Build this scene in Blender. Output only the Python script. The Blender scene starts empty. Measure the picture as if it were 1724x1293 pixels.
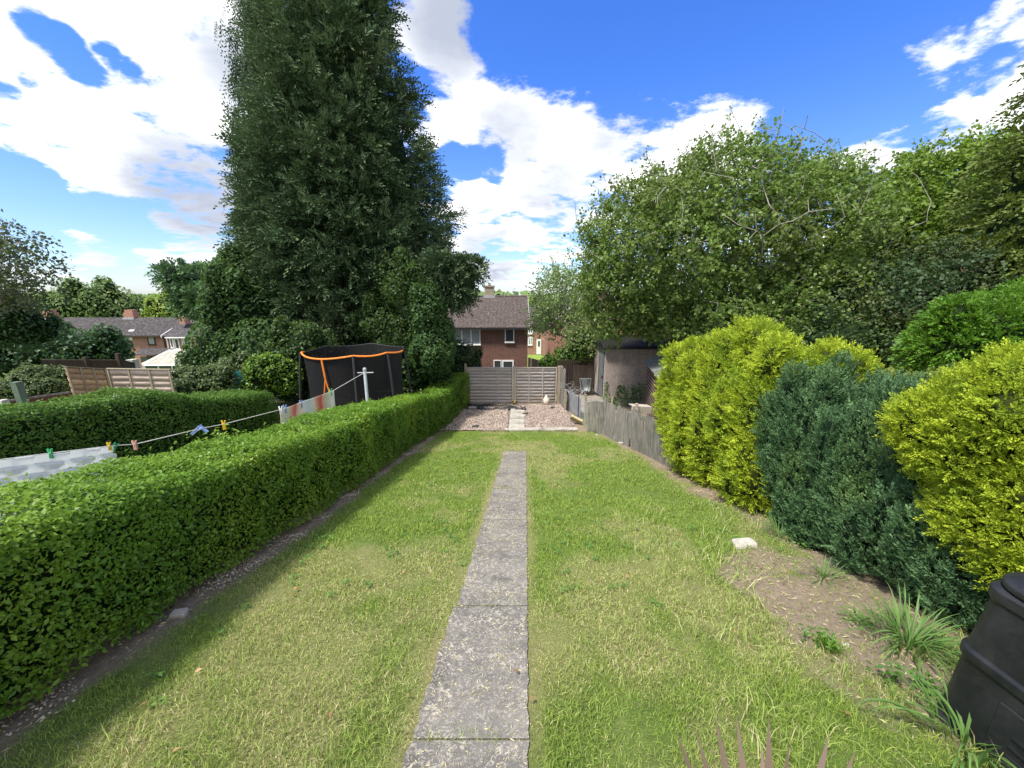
import bpy, math, random
import numpy as np
R = math.radians
rng = np.random.default_rng(7)
random.seed(7)
SC = bpy.context.scene
COL = SC.collection

# ------------------------------------------------------------------ camera
FPX, CX, CY, PITCH, EYE = 650.0, 862.0, 646.5, R(13.0), 1.9
cam_d = bpy.data.cameras.new('camera'); cam = bpy.data.objects.new('camera', cam_d); COL.objects.link(cam)
cam.location = (0, 0, EYE); cam.rotation_euler = (R(90) - PITCH, 0, 0)
cam_d.sensor_width = 36; cam_d.lens = 36 * FPX / 1724; cam_d.clip_end = 6000; cam_d.clip_start = 0.05
SC.camera = cam
SP, CP = math.sin(PITCH), math.cos(PITCH)
def ray(px, py):
    u = (px - CX) / FPX; v = (py - CY) / FPX
    return np.array([u, CP - v * SP, -(SP + v * CP)])
def at(px, py, Y):
    r = ray(px, py); return np.array([0, 0, EYE]) + r * (Y / r[1])
def atX(px, py, X):
    r = ray(px, py); return np.array([0, 0, EYE]) + r * (X / r[0])

# ------------------------------------------------------------------ light
SUN_AZ, SUN_EL = R(-128), R(61)          # azimuth measured from +Y towards +X
SUN_DIR = np.array([math.sin(SUN_AZ) * math.cos(SUN_EL), math.cos(SUN_AZ) * math.cos(SUN_EL), math.sin(SUN_EL)])
sd = bpy.data.lights.new('sun', 'SUN'); sun = bpy.data.objects.new('sun', sd); COL.objects.link(sun)
sd.energy = 3.2; sd.angle = R(8); sd.color = (1.0, 0.93, 0.82)
from mathutils import Vector, Matrix
sun.rotation_euler = Vector(SUN_DIR).to_track_quat('Z', 'Y').to_euler()
SC.view_settings.view_transform = 'Standard'; SC.view_settings.look = 'None'
SC.view_settings.exposure = 1.2; SC.view_settings.gamma = 1.0
try: SC.view_settings.use_curve_mapping = False
except Exception: pass

world = bpy.data.worlds.new('World'); SC.world = world; world.use_nodes = True
wt = world.node_tree; wt.nodes.clear()
class NT:
    def __init__(s, t): s.t = t
    def n(s, kind, **kw):
        nd = s.t.nodes.new(kind)
        for k, v in kw.items(): setattr(nd, k, v)
        return nd
    def l(s, a, b): s.t.links.new(a, b)
    def put(s, sock, v):
        if isinstance(v, bpy.types.NodeSocket): s.l(v, sock)
        elif v is not None: sock.default_value = v
    def m(s, op, a, b=None, c=None, clamp=False):
        nd = s.n('ShaderNodeMath', operation=op, use_clamp=clamp)
        s.put(nd.inputs[0], a); s.put(nd.inputs[1], b)
        if c is not None: s.put(nd.inputs[2], c)
        return nd.outputs[0]
    def vm(s, op, a, b=None, scale=None):
        nd = s.n('ShaderNodeVectorMath', operation=op)
        s.put(nd.inputs[0], a)
        if b is not None: s.put(nd.inputs[1], b)
        if scale is not None: s.put(nd.inputs['Scale'], scale)
        return nd.outputs['Value'] if op in ('DOT_PRODUCT', 'LENGTH') else nd.outputs[0]
    def mr(s, v, a, b, c=0.0, d=1.0, smooth=False):
        nd = s.n('ShaderNodeMapRange')
        if smooth: nd.interpolation_type = 'SMOOTHSTEP'
        s.put(nd.inputs[0], v)
        for i, q in enumerate((a, b, c, d)): s.put(nd.inputs[i + 1], q)
        return nd.outputs[0]
    def noise(s, vec, scale, detail=4, rough=0.55, dist=0.0):
        nd = s.n('ShaderNodeTexNoise'); 
        if vec is not None: s.l(vec, nd.inputs['Vector'])
        nd.inputs['Scale'].default_value = scale; nd.inputs['Detail'].default_value = detail
        nd.inputs['Roughness'].default_value = rough; nd.inputs['Distortion'].default_value = dist
        return nd.outputs['Fac']
    def mix(s, f, a, b, blend='MIX'):
        nd = s.n('ShaderNodeMix', data_type='RGBA', blend_type=blend)
        s.put(nd.inputs[0], f)
        s.put(nd.inputs[6], a if isinstance(a, bpy.types.NodeSocket) else (*a, 1))
        s.put(nd.inputs[7], b if isinstance(b, bpy.types.NodeSocket) else (*b, 1))
        return nd.outputs[2]

W = NT(wt)
tc = W.n('ShaderNodeTexCoord'); D = tc.outputs['Generated']
sky = W.n('ShaderNodeTexSky', sky_type='NISHITA'); sky.sun_disc = False
sky.sun_elevation = SUN_EL; sky.sun_rotation = SUN_AZ; sky.altitude = 0; sky.air_density = 1.0; sky.dust_density = 0.4; sky.ozone_density = 2.2
hsv = W.n('ShaderNodeHueSaturation'); W.l(sky.outputs[0], hsv.inputs['Color']); hsv.inputs['Saturation'].default_value = 1.05
sep = W.n('ShaderNodeSeparateXYZ'); W.l(D, sep.inputs[0])
zc = W.m('ADD', W.m('MAXIMUM', sep.outputs[2], 0.0), 0.16)
cmb = W.n('ShaderNodeCombineXYZ'); W.l(W.m('DIVIDE', sep.outputs[0], zc), cmb.inputs[0]); W.l(W.m('DIVIDE', sep.outputs[1], zc), cmb.inputs[1])
PV = cmb.outputs[0]
n1 = W.noise(PV, 1.45, 9, 0.60, 0.1)
PV2 = W.vm('ADD', PV, (-0.16, 0.02, 0.0))
n2 = W.noise(PV2, 1.45, 5, 0.60, 0.1)
def nd_(px, py):
    r = ray(px, py); return r / np.linalg.norm(r)
def blob(px, py, rp, w):
    d = nd_(px, py)
    e = min(d @ nd_(px + rp, py), d @ nd_(px - rp, py)); e2 = max(d @ nd_(px + rp, py), d @ nd_(px - rp, py))
    ang = math.acos(min(1, 0.5 * (e + e2)))
    dt = W.vm('DOT_PRODUCT', D, tuple(d))
    return W.mr(dt, math.cos(ang * 1.45), 1.0, 0.0, w * 1.15, True)
pos = [(300, 130, 190, 1), (160, 230, 130, 1), (340, 300, 110, .8), (25, 95, 70, .9), (50, 10, 90, .8), (330, 20, 130, 1),
       (800, 165, 85, 1), (890, 175, 90, 1), (985, 270, 95, 1), (1080, 240, 90, 1), (1215, 235, 75, .9), (870, 350, 90, .9), (810, 420, 70, .8), (735, 40, 70, .9),
       (1010, 120, 35, .5), (1600, 225, 75, .8), (1480, 265, 60, .9), (1715, 170, 70, .8), (1560, 90, 60, .42), (1680, 60, 60, .42), (980, 60, 22, .5),
       (150, 415, 45, .6), (300, 440, 60, .6), (150, 466, 40, .5), (330, 385, 60, .8)]
neg = [(40, 300, 60, .8), (60, 380, 70, 1), (800, 20, 40, .8), (830, 60, 40, .8), (60, 42, 32, .7), (105, 66, 30, .8), (135, 108, 34, .9), (185, 92, 24, .7), (215, 108, 20, .6), (15, 160, 26, .7), (45, 132, 18, .6), (30, 370, 90, 1), (180, 375, 60, .8), (250, 475, 60, .4), (930, 20, 120, 1), (1130, 60, 130, 1), (1300, 90, 130, 1), (1430, 130, 110, 1),
       (1340, 215, 55, .9), (1500, 20, 120, .7), (790, 278, 24, .9), (830, 282, 24, .8), (760, 262, 20, .7), (1150, 130, 50, .8), (1700, 20, 80, .5), (1400, -150, 300, 1), (950, -150, 200, 1)]
acc = None
for b in pos:
    v = blob(*b); acc = v if acc is None else W.m('MAXIMUM', acc, v)
for dv, rd_ in (((-0.3, -0.8, 0.45), 48), ((0.7, -0.5, 0.5), 40), ((0.1, -0.25, 0.95), 34), ((-0.9, 0.0, 0.35), 26)):   # unseen clouds added behind and above the camera to whiten the fill light
    dv = np.array(dv) / np.linalg.norm(dv)
    v = W.mr(W.vm('DOT_PRODUCT', D, tuple(dv)), math.cos(R(rd_)), math.cos(R(rd_ * .4)), 0.0, 1.1, True); acc = W.m('MAXIMUM', acc, v)
ac2 = None
for b in neg:
    v = blob(*b); ac2 = v if ac2 is None else W.m('MAXIMUM', ac2, v)
n3 = W.noise(PV, 4.2, 9, 0.68, 0.25)
nn_ = W.m('ADD', W.m('MULTIPLY', W.m('SUBTRACT', n1, 0.5), 1.7), W.m('MULTIPLY', W.m('SUBTRACT', n3, 0.5), 0.72))
field = W.m('ADD', W.m('ADD', nn_, 0.5), W.m('SUBTRACT', W.m('MULTIPLY', acc, 0.235), W.m('MULTIPLY', ac2, 0.235)))
dens = W.mr(field, 0.50, 0.70, 0.0, 1.0, True)
thick = W.mr(field, 0.60, 0.80, 0.25, 1.0, True)
lit = W.mr(W.m('SUBTRACT', n1, n2), -0.09, 0.05, 0.0, 1.0)
grey = None
for b in [(330, 330, 110, .9), (240, 340, 70, .5), (400, 120, 70, .7), (760, 30, 90, .9), (860, 225, 60, .6), (930, 330, 60, .5), (820, 440, 60, .6), (1040, 215, 60, .4), (1600, 260, 60, .5), (180, 430, 50, .5), (240, 480, 60, .5), (70, 60, 50, .3)]:
    v = blob(*b); grey = v if grey is None else W.m('MAXIMUM', grey, v)
shadef = W.m('ADD', W.m('MULTIPLY', W.m('MULTIPLY', W.m('SUBTRACT', 1.0, lit), thick), 0.30), W.m('MULTIPLY', grey, W.mr(n1, 0.3, 0.6, 0.6, 1.1)), clamp=True)
ccol = W.mix(shadef, (0.66, 0.665, 0.67), (0.25, 0.275, 0.335))
tint = W.mix(W.mr(sep.outputs[2], 0.02, 0.5, 0.0, 1.0, True), (0.80, 0.90, 1.14), (0.42, 0.76, 1.45))
skyc = W.vm('SCALE', W.mix(1.0, hsv.outputs[0], tint, 'MULTIPLY'), scale=0.085)
fin = W.mix(dens, skyc, ccol)
bg = W.n('ShaderNodeBackground'); W.l(fin, bg.inputs[0]); bg.inputs[1].default_value = 1.0
out = W.n('ShaderNodeOutputWorld'); W.l(bg.outputs[0], out.inputs[0])

# ------------------------------------------------------------------ helpers
WORG = {}
def tag(o, label=None, cat=None, group=None, kind=None):
    if label: o['label'] = label
    if cat: o['category'] = cat
    if group: o['group'] = group
    if kind: o['kind'] = kind
    return o
def empty(name, loc, label=None, cat=None, group=None):
    o = bpy.data.objects.new(name, None); COL.objects.link(o); o.location = tuple(float(c) for c in loc); o.empty_display_size = 0.2
    WORG[o] = np.array(loc, float); tag(o, label, cat, group); return o
def link(name, me, mat, parent, org):
    if mat: me.materials.append(mat)
    o = bpy.data.objects.new(name, me); COL.objects.link(o)
    if parent is not None:
        o.parent = parent; o.location = tuple(org - WORG[parent])
    else: o.location = tuple(org)
    WORG[o] = org; return o
def mk(name, V, Fs, mat, parent=None, var=None, org=None, smooth=False, extra=None):
    """numpy mesh: V (n,3) in world space, Fs array (m,k) or list of such arrays"""
    V = np.asarray(V, float)
    if not isinstance(Fs, list): Fs = [Fs]
    Fs = [f for f in Fs if len(f)]
    if org is None: org = WORG[parent] if parent is not None else np.array([V[:, 0].mean(), V[:, 1].mean(), V[:, 2].min()])
    org = np.asarray(org, float)
    me = bpy.data.meshes.new(name)
    me.vertices.add(len(V)); me.vertices.foreach_set('co', (V - org).astype(np.float32).ravel())
    loops = np.concatenate([f.ravel() for f in Fs]).astype(np.int32)
    tot = np.concatenate([np.full(len(f), f.shape[1], np.int32) for f in Fs])
    st = np.concatenate([[0], np.cumsum(tot)[:-1]]).astype(np.int32)
    me.loops.add(len(loops)); me.loops.foreach_set('vertex_index', loops)
    me.polygons.add(len(tot)); me.polygons.foreach_set('loop_start', st)
    try: me.polygons.foreach_set('loop_total', tot)
    except Exception: pass
    me.update(calc_edges=True)
    if var is not None:
        a = me.attributes.new('var', 'FLOAT', 'POINT'); a.data.foreach_set('value', np.asarray(var, np.float32))
    if extra:
        for k, arr in extra.items():
            a = me.attributes.new(k, 'FLOAT', 'POINT'); a.data.foreach_set('value', np.asarray(arr, np.float32))
    if smooth: me.polygons.foreach_set('use_smooth', np.ones(len(tot), bool))
    return link(name, me, mat, parent, org)

class MB:
    def __init__(s): s.v = []; s.f = []
    def add(s, V, F):
        k = len(s.v); s.v += [tuple(map(float, p)) for p in V]; s.f += [tuple(i + k for i in f) for f in F]; return s
    def box(s, c, size, M=None, bev=0.0):
        x, y, z = (q / 2 for q in size)
        V = np.array([(a * x, b * y, d * z) for d in (-1, 1) for b in (-1, 1) for a in (-1, 1)])
        if M is not None: V = V @ np.array(M).T
        return s.add(V + np.array(c), [(0, 2, 3, 1), (4, 5, 7, 6), (0, 1, 5, 4), (2, 6, 7, 3), (0, 4, 6, 2), (1, 3, 7, 5)])
    def box2(s, a, b): a = np.array(a, float); b = np.array(b, float); return s.box((a + b) / 2, np.abs(b - a))
    def hexa(s, V): return s.add(V, [(0, 2, 3, 1), (4, 5, 7, 6), (0, 1, 5, 4), (2, 6, 7, 3), (0, 4, 6, 2), (1, 3, 7, 5)])
    def plate(s, pts, off):
        """extrude polygon pts by vector off"""
        P = [np.array(p, float) for p in pts]; n = len(P); off = np.array(off, float)
        V = P + [p + off for p in P]
        F = [tuple(range(n))[::-1], tuple(range(n, 2 * n))] + [(i, (i + 1) % n, n + (i + 1) % n, n + i) for i in range(n)]
        return s.add(V, F)
    def tube(s, pts, r, n=8, cap=True):
        P = [np.array(p, float) for p in pts]; rr = r if hasattr(r, '__len__') else [r] * len(P)
        V = []; F = []
        up = np.array([0, 0, 1.0])
        for i, p in enumerate(P):
            t = P[min(i + 1, len(P) - 1)] - P[max(i - 1, 0)]; t = t / (np.linalg.norm(t) + 1e-9)
            a = np.cross(t, up)
            if np.linalg.norm(a) < 0.05: a = np.cross(t, [1.0, 0, 0])
            a /= np.linalg.norm(a); b = np.cross(t, a)
            for k in range(n):
                q = 2 * math.pi * k / n; V.append(p + rr[i] * (math.cos(q) * a + math.sin(q) * b))
        for i in range(len(P) - 1):
            for k in range(n): F.append((i * n + k, i * n + (k + 1) % n, (i + 1) * n + (k + 1) % n, (i + 1) * n + k))
        if cap: F.append(tuple(range(n))[::-1]); F.append(tuple((len(P) - 1) * n + k for k in range(n)))
        return s.add(V, F)
    def lathe(s, prof, c, n=20, M=None):
        V = []; F = []; c = np.array(c, float)
        for r, z in prof:
            for k in range(n):
                q = 2 * math.pi * k / n; p = np.array([r * math.cos(q), r * math.sin(q), z])
                if M is not None: p = np.array(M) @ p
                V.append(c + p)
        for i in range(len(prof) - 1):
            for k in range(n): F.append((i * n + k, i * n + (k + 1) % n, (i + 1) * n + (k + 1) % n, (i + 1) * n + k))
        F.append(tuple(range(n))[::-1]); F.append(tuple((len(prof) - 1) * n + k for k in range(n)))
        return s.add(V, F)
    def build(s, name, mat, parent=None, org=None, smooth=False, bevel=0.0):
        V = np.array(s.v)
        if org is None: org = WORG[parent] if parent is not None else np.array([V[:, 0].mean(), V[:, 1].mean(), V[:, 2].min()])
        org = np.asarray(org, float)
        me = bpy.data.meshes.new(name); me.from_pydata([tuple(p) for p in (V - org)], [], s.f); me.update()
        if smooth:
            for p in me.polygons: p.use_smooth = True
        o = link(name, me, mat, parent, org)
        if bevel:
            b = o.modifiers.new('bevel', 'BEVEL'); b.width = bevel; b.segments = 2; b.limit_method = 'ANGLE'
        return o
def rotz(a): c, s = math.cos(a), math.sin(a); return np.array([[c, -s, 0], [s, c, 0], [0, 0, 1]])
def rotx(a): c, s = math.cos(a), math.sin(a); return np.array([[1, 0, 0], [0, c, -s], [0, s, c]])
def roty(a): c, s = math.cos(a), math.sin(a); return np.array([[c, 0, s], [0, 1, 0], [-s, 0, c]])

def _h(ix, iy, iz, seed):
    n = (ix.astype(np.int64) * 374761393 + iy.astype(np.int64) * 668265263 + iz.astype(np.int64) * 2147483647 + seed * 974634777) & 0xffffffff
    n = ((n ^ (n >> 13)) * 1274126177) & 0xffffffff
    return ((n ^ (n >> 16)) & 0xffff) / 65535.0
def vnoise(P, freq, seed=0):
    Q = np.asarray(P, float) * freq
    if Q.shape[1] == 2: Q = np.c_[Q, np.zeros(len(Q))]
    I = np.floor(Q).astype(np.int64); f = Q - I; f = f * f * (3 - 2 * f)
    r = 0
    for a in (0, 1):
        for b in (0, 1):
            for c in (0, 1):
                w = (f[:, 0] if a else 1 - f[:, 0]) * (f[:, 1] if b else 1 - f[:, 1]) * (f[:, 2] if c else 1 - f[:, 2])
                r = r + w * _h(I[:, 0] + a, I[:, 1] + b, I[:, 2] + c, seed)
    return r
def fbm(P, freq, seed=0, o=3):
    t = 0; a = 1; s = 0
    for k in range(o): t = t + a * vnoise(P, freq * 2 ** k, seed + k); s += a; a *= 0.5
    return t / s
def nrm(A): return A / (np.linalg.norm(A, axis=-1, keepdims=True) + 1e-9)

# terrain height
_GY = [-60, 0, 9.4, 13.0, 17.2, 28, 45, 65, 120, 500, 3000]
_GZ = [0.0, 0, -2.09, -2.85, -2.87, -4.9, -7.8, -9.5, -12, -16, -18]
def gz(x, y):
    x = np.asarray(x, float); y = np.asarray(y, float)
    z = 0
    for k in (-0.5, 0, 0.5): z = z + np.interp(y + k, _GY, _GZ) / 3
    return z
def G(x, y, dz=0.0): return np.array([x, y, float(gz(x, y)) + dz])
def gnd(px, py):
    r = ray(px, py); t = 0.5
    while t < 200:
        p = np.array([0, 0, EYE]) + r * t
        if p[2] <= gz(p[0], p[1]): return p
        t += 0.01
    return p
def off_path(x, y):   # path runs slightly to the right
    return 0.085 + (y - 1.57) * 0.0366
# ------------------------------------------------------------------ materials
MATS = {}
def newmat(name):
    m = bpy.data.materials.new(name); m.use_nodes = True; m.node_tree.nodes.clear(); MATS[name] = m
    return m, NT(m.node_tree)
def finish(T, shader):
    o = T.n('ShaderNodeOutputMaterial'); T.l(shader, o.inputs[0])
def princ(T, col, rough=0.7, spec=0.4, metal=0.0, normal=None, **kw):
    p = T.n('ShaderNodeBsdfPrincipled')
    T.put(p.inputs['Base Color'], col if isinstance(col, bpy.types.NodeSocket) else (*col, 1))
    T.put(p.inputs['Roughness'], rough); T.put(p.inputs['Specular IOR Level'], spec); T.put(p.inputs['Metallic'], metal)
    if normal is not None: T.l(normal, p.inputs['Normal'])
    for k, v in kw.items(): T.put(p.inputs[k], v)
    return p.outputs[0]
def bump(T, h, strength=0.4, dist=0.01):
    b = T.n('ShaderNodeBump'); T.l(h, b.inputs['Height']); b.inputs['Strength'].default_value = strength; b.inputs['Distance'].default_value = dist
    return b.outputs[0]
def obj(T): return T.n('ShaderNodeTexCoord').outputs['Object']
def mapv(T, v, scale=(1, 1, 1), rot=(0, 0, 0)):
    m = T.n('ShaderNodeMapping'); T.l(v, m.inputs[0]); m.inputs['Scale'].default_value = scale; m.inputs['Rotation'].default_value = rot
    return m.outputs[0]
def surf(name, c1, c2, scale=6, c3=None, s3=1.2, rough=0.8, spec=0.3, bmp=0.3, bs=60, stretch=(1, 1, 1), metal=0.0, lo=.35, hi=.65, bd=0.005):
    m, T = newmat(name); v = mapv(T, obj(T), stretch)
    f = T.mr(T.noise(v, scale, 6, 0.65), lo, hi)
    c = T.mix(f, c1, c2)
    if c3 is not None: c = T.mix(T.mr(T.noise(v, s3, 5, 0.6), 0.5, 0.72), c, c3)
    n = bump(T, T.noise(v, bs, 4, 0.6), bmp, bd) if bmp else None
    finish(T, princ(T, c, rough, spec, metal, n)); return m
def leafmat(name, c_dark, c_light, c_alt=None, trans=0.35, rough=0.5, spec=0.35, cscale=1.5, altamt=0.3, ty=0.3):
    m, T = newmat(name)
    a = T.n('ShaderNodeAttribute', attribute_name='var').outputs['Fac']
    f = T.m('ADD', T.m('MULTIPLY', a, 0.75), T.m('MULTIPLY', T.mr(T.noise(obj(T), cscale, 3, 0.6), 0.3, 0.7), 0.25))
    c = T.mix(f, c_dark, c_light)
    if c_alt is not None:
        c = T.mix(T.m('MULTIPLY', T.mr(T.noise(obj(T), cscale * 0.6, 4, 0.6), 0.5, 0.68), altamt, clamp=True), c, c_alt)
    p = princ(T, c, rough, spec)
    tr = T.n('ShaderNodeBsdfTranslucent')
    T.l(T.mix(ty, c, (0.30, 0.46, 0.04)), tr.inputs[0])
    mx = T.n('ShaderNodeMixShader'); mx.inputs[0].default_value = trans
    T.l(p, mx.inputs[1]); T.l(tr.outputs[0], mx.inputs[2]); finish(T, mx.outputs[0]); return m
def plain(name, c, rough=0.6, spec=0.4, metal=0.0, var=0.12, scale=8):
    c = np.array(c); return surf(name, tuple(c * (1 - var)), tuple(np.minimum(1, c * (1 + var))), scale, rough=rough, spec=spec, metal=metal, bmp=0.12, bs=120)
def brickmat(name, a, b, mortar, bw=0.225, bh=0.075, dirt=None, off=0.0):
    m, T = newmat(name); v = obj(T); s = T.n('ShaderNodeSeparateXYZ'); T.l(v, s.inputs[0])
    cb = T.n('ShaderNodeCombineXYZ'); T.l(T.m('ADD', s.outputs[0], s.outputs[1]), cb.inputs[0]); T.l(T.m('ADD', s.outputs[2], off), cb.inputs[1])
    br = T.n('ShaderNodeTexBrick'); T.l(cb.outputs[0], br.inputs['Vector'])
    br.inputs['Color1'].default_value = (*a, 1); br.inputs['Color2'].default_value = (*b, 1); br.inputs['Mortar'].default_value = (*mortar, 1)
    br.inputs['Scale'].default_value = 1.0; br.inputs['Brick Width'].default_value = bw; br.inputs['Row Height'].default_value = bh
    br.inputs['Mortar Size'].default_value = 0.008; br.inputs['Mortar Smooth'].default_value = 0.2; br.inputs['Bias'].default_value = -0.1
    c = T.mix(T.m('MULTIPLY', T.mr(T.noise(v, 3, 6, 0.7), 0.4, 0.75), 0.45), br.outputs['Color'], dirt or tuple(np.array(a) * 0.45))
    finish(T, princ(T, c, 0.88, 0.2, 0, bump(T, br.outputs['Fac'], -0.5, 0.006))); return m
def woodmat(name, c1, c2, c3=None, grain=(30, 30, 1.2), rough=0.85, amt=0.6, rotv=(0, 0, 0)):
    m, T = newmat(name); v = mapv(T, obj(T), grain, rotv)
    f = T.mr(T.noise(v, 1.0, 5, 0.7, 0.4), 0.3, 0.7)
    c = T.mix(f, c1, c2)
    if c3 is not None: c = T.mix(T.m('MULTIPLY', T.mr(T.noise(obj(T), 1.6, 5, 0.7), 0.45, 0.7), amt), c, c3)
    finish(T, princ(T, c, rough, 0.2, 0, bump(T, f, 0.5, 0.004))); return m

# ------------------------------------------------------------------ foliage generators
def frame(N):
    a = np.where(np.abs(N[:, 2:3]) > 0.9, np.array([[1.0, 0, 0]]), np.array([[0, 0, 1.0]]))
    T = nrm(np.cross(a, N)); B = np.cross(N, T); return T, B
def leaf_quads(P, N, size, asp=0.5, spread=0.8, up=0.3, fold=0.15, axis=None):
    """P centres, N outward normals -> V(4n), F"""
    n = len(P); size = np.broadcast_to(np.asarray(size, float), (n,))
    nn = nrm(N + rng.normal(0, spread, (n, 3)) + np.array([0, 0, up]))
    A = nrm(rng.normal(0, 1, (n, 3)) + (0 if axis is None else axis)); A = nrm(A - (A * nn).sum(1, keepdims=True) * nn)
    B = np.cross(nn, A); s = size[:, None]
    jit = rng.uniform(0.75, 1.25, (n, 1))
    base = P - A * s * 0.5; tip = P + A * s * 0.5 * jit
    r = P + B * s * asp * 0.5 + nn * s * fold; l = P - B * s * asp * 0.5 + nn * s * fold
    V = np.stack([base, r, tip, l], 1).reshape(-1, 3)
    return V, np.arange(4 * n).reshape(n, 4)
def sprays(P, Dv, L, K=10, ll=0.35, w=0.09, droop=0.0, spread=0.6, flat=None, up=0.0):
    """conifer sprays: each axis Dv length L carries K narrow leaflets in a plane fan"""
    n = len(P); L = np.broadcast_to(np.asarray(L, float), (n,))
    Dv = nrm(Dv); S = nrm(np.cross(Dv, rng.normal(0, 1, (n, 3)) + (0 if flat is None else flat)))
    Nn = np.cross(S, Dv)
    Vs = []
    for k in range(K):
        t = (k + 0.5) / K; sgn = 1 if k % 2 else -1
        if k == K - 1: sgn = 0
        o = P + Dv * (L * t)[:, None]; o[:, 2] -= droop * L * t * t
        d = nrm(Dv * (0.75) + S * sgn * spread + rng.normal(0, 0.15, (n, 3)) + np.array([0, 0, up - droop * t]))
        l = (L * ll * (1.15 - 0.6 * t))[:, None]; ww = (L * w)[:, None]
        b = nrm(np.cross(d, Nn + rng.normal(0, 0.5, (n, 3))))
        Vs.append(np.stack([o, o + d * l * 0.5 + b * ww, o + d * l, o + d * l * 0.5 - b * ww], 1))
    V = np.stack(Vs, 1).reshape(-1, 3)
    return V, np.arange(len(V)).reshape(-1, 4)
def ell_sample(E, n, disp=0.12, freq=1.5, seed=1, inside=0.85, depth=0.15, ground=True, zmin=None, face=None, p=2.0):
    """sample points on union of ellipsoids E=[(c,r)], lumpy"""
    E = [(np.array(c, float), np.array(r, float) * np.ones(3)) for c, r in E]
    w = np.array([(r[0] * r[1] + r[1] * r[2] + r[0] * r[2]) for _, r in E]); w /= w.sum()
    Ps = []; Ns = []
    for (c, r), ww in zip(E, w):
        m = int(n * ww * 1.5) + 5
        d = nrm(rng.normal(0, 1, (m, 3)))
        # area weighting
        g = np.linalg.norm(d / r, axis=1); keep = rng.random(m) < g / g.max() + 0.15
        d = d[keep]
        d0 = d; d = d / (np.abs(d) ** p).sum(1, keepdims=True) ** (1 / p)
        p0 = c + r * d
        lump = (fbm(p0, freq, seed, 3) - 0.5) * 2 * disp
        dep = -np.abs(rng.normal(0, depth, len(d)))
        sc = 1 + lump + dep
        pt = c + r * d * sc[:, None]; nn = nrm(np.sign(d) * np.abs(d) ** (p - 1) / r)
        ok = np.ones(len(pt), bool)
        for c2, r2 in E:
            if c2 is c: continue
            ok &= (np.abs((pt - c2) / (r2 * inside)) ** p).sum(1) > 1
        if ground: ok &= pt[:, 2] > gz(pt[:, 0], pt[:, 1]) + 0.02
        if zmin is not None: ok &= pt[:, 2] > zmin
        if face is not None: ok &= (nn @ np.array(face)) > -0.35
        Ps.append(pt[ok]); Ns.append(nn[ok])
    return np.concatenate(Ps), np.concatenate(Ns)
def core_mesh(E, scale=0.72, disp=0.15, freq=1.5, seed=1, p=2.0):  # solid hull added inside the leaves to block sky light
    Vs = []; Fs = []; k = 0
    nu, nv = 20, 12
    for c, r in E:
        c = np.array(c, float); r = np.array(r, float) * np.ones(3)
        u, v = np.meshgrid(np.arange(nu) / nu * 2 * np.pi, np.linspace(0.02, np.pi - 0.02, nv))
        d = np.stack([np.cos(u) * np.sin(v), np.sin(u) * np.sin(v), np.cos(v)], -1).reshape(-1, 3); d = d / (np.abs(d) ** p).sum(1, keepdims=True) ** (1 / p)
        p0 = c + r * d; lump = (fbm(p0, freq, seed, 3) - 0.5) * 2 * disp
        Vs.append(c + r * d * (scale + lump)[:, None])
        idx = np.arange(nu * nv).reshape(nv, nu); nx = np.roll(idx, -1, 1)
        Fs.append(np.stack([idx[:-1], nx[:-1], nx[1:], idx[1:]], -1).reshape(-1, 4) + k); k += nu * nv
    return np.concatenate(Vs), np.concatenate(Fs)
def bush(name, label, cat, E, n, size, mat, core='dark_hull', asp=0.55, disp=0.16, freq=1.5, seed=1, spray=None, group=None,
         depth=0.12, spread=0.8, up=0.3, cscale=0.72, base=None, part='foliage', pl=None, p=2.0):
    E = [(np.array(c, float), np.array(r, float) * np.ones(3)) for c, r in E]
    c0 = E[0][0]; base = base if base is not None else G(c0[0], c0[1])
    root = empty(name, base, label, cat, group)
    pl = pl or (16, 0.26, 0.34, 0.30)
    Q, QN = ell_sample(E, 400, disp, freq, seed, depth=0.02, p=p)
    if len(Q) > pl[0]:
        s0 = np.array(E[0][1]).mean() if len(pl) < 5 else 1.0
        big = list(E)
        for i in rng.choice(len(Q), pl[0], replace=False):
            k = s0 * rng.uniform(0.7, 1.3); E = E + [(Q[i] - QN[i] * pl[1] * k * 0.35, np.array([pl[1] * k, pl[1] * k, pl[2] * k]))]
    P, Nn = ell_sample(E, n, disp * 0.7, freq * 1.6, seed, depth=depth, p=p)
    if spray:
        K = spray.get('K', 9); dirv = Nn * spray.get('out', 0.8) + np.array([0, 0, spray.get('up', 0.5)]) + rng.normal(0, spray.get('rnd', 0.35), P.shape)
        V, F = sprays(P, dirv, size * rng.uniform(0.6, 1.3, len(P)), K, spray.get('ll', 0.4), spray.get('w', 0.08), spray.get('droop', 0), spray.get('spread', 0.6), up=spray.get('lup', 0))
        var = np.repeat(np.clip(rng.normal(0.5, 0.22, len(P)), 0, 1), 4 * K) + rng.normal(0, 0.08, len(V))
    else:
        V, F = leaf_quads(P, Nn, size * rng.uniform(0.65, 1.35, len(P)), asp, spread, up)
        var = np.repeat(np.clip(rng.normal(0.5, 0.28, len(P)), 0, 1), 4)
    mk(part, V, F, MATS[mat], root, var)
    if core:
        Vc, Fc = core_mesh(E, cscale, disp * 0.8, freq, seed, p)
        mk('inner_hull', Vc, Fc, MATS[core], root, smooth=True)  # added dark hull, keeps sky light from showing through the leaves
    return root
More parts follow.
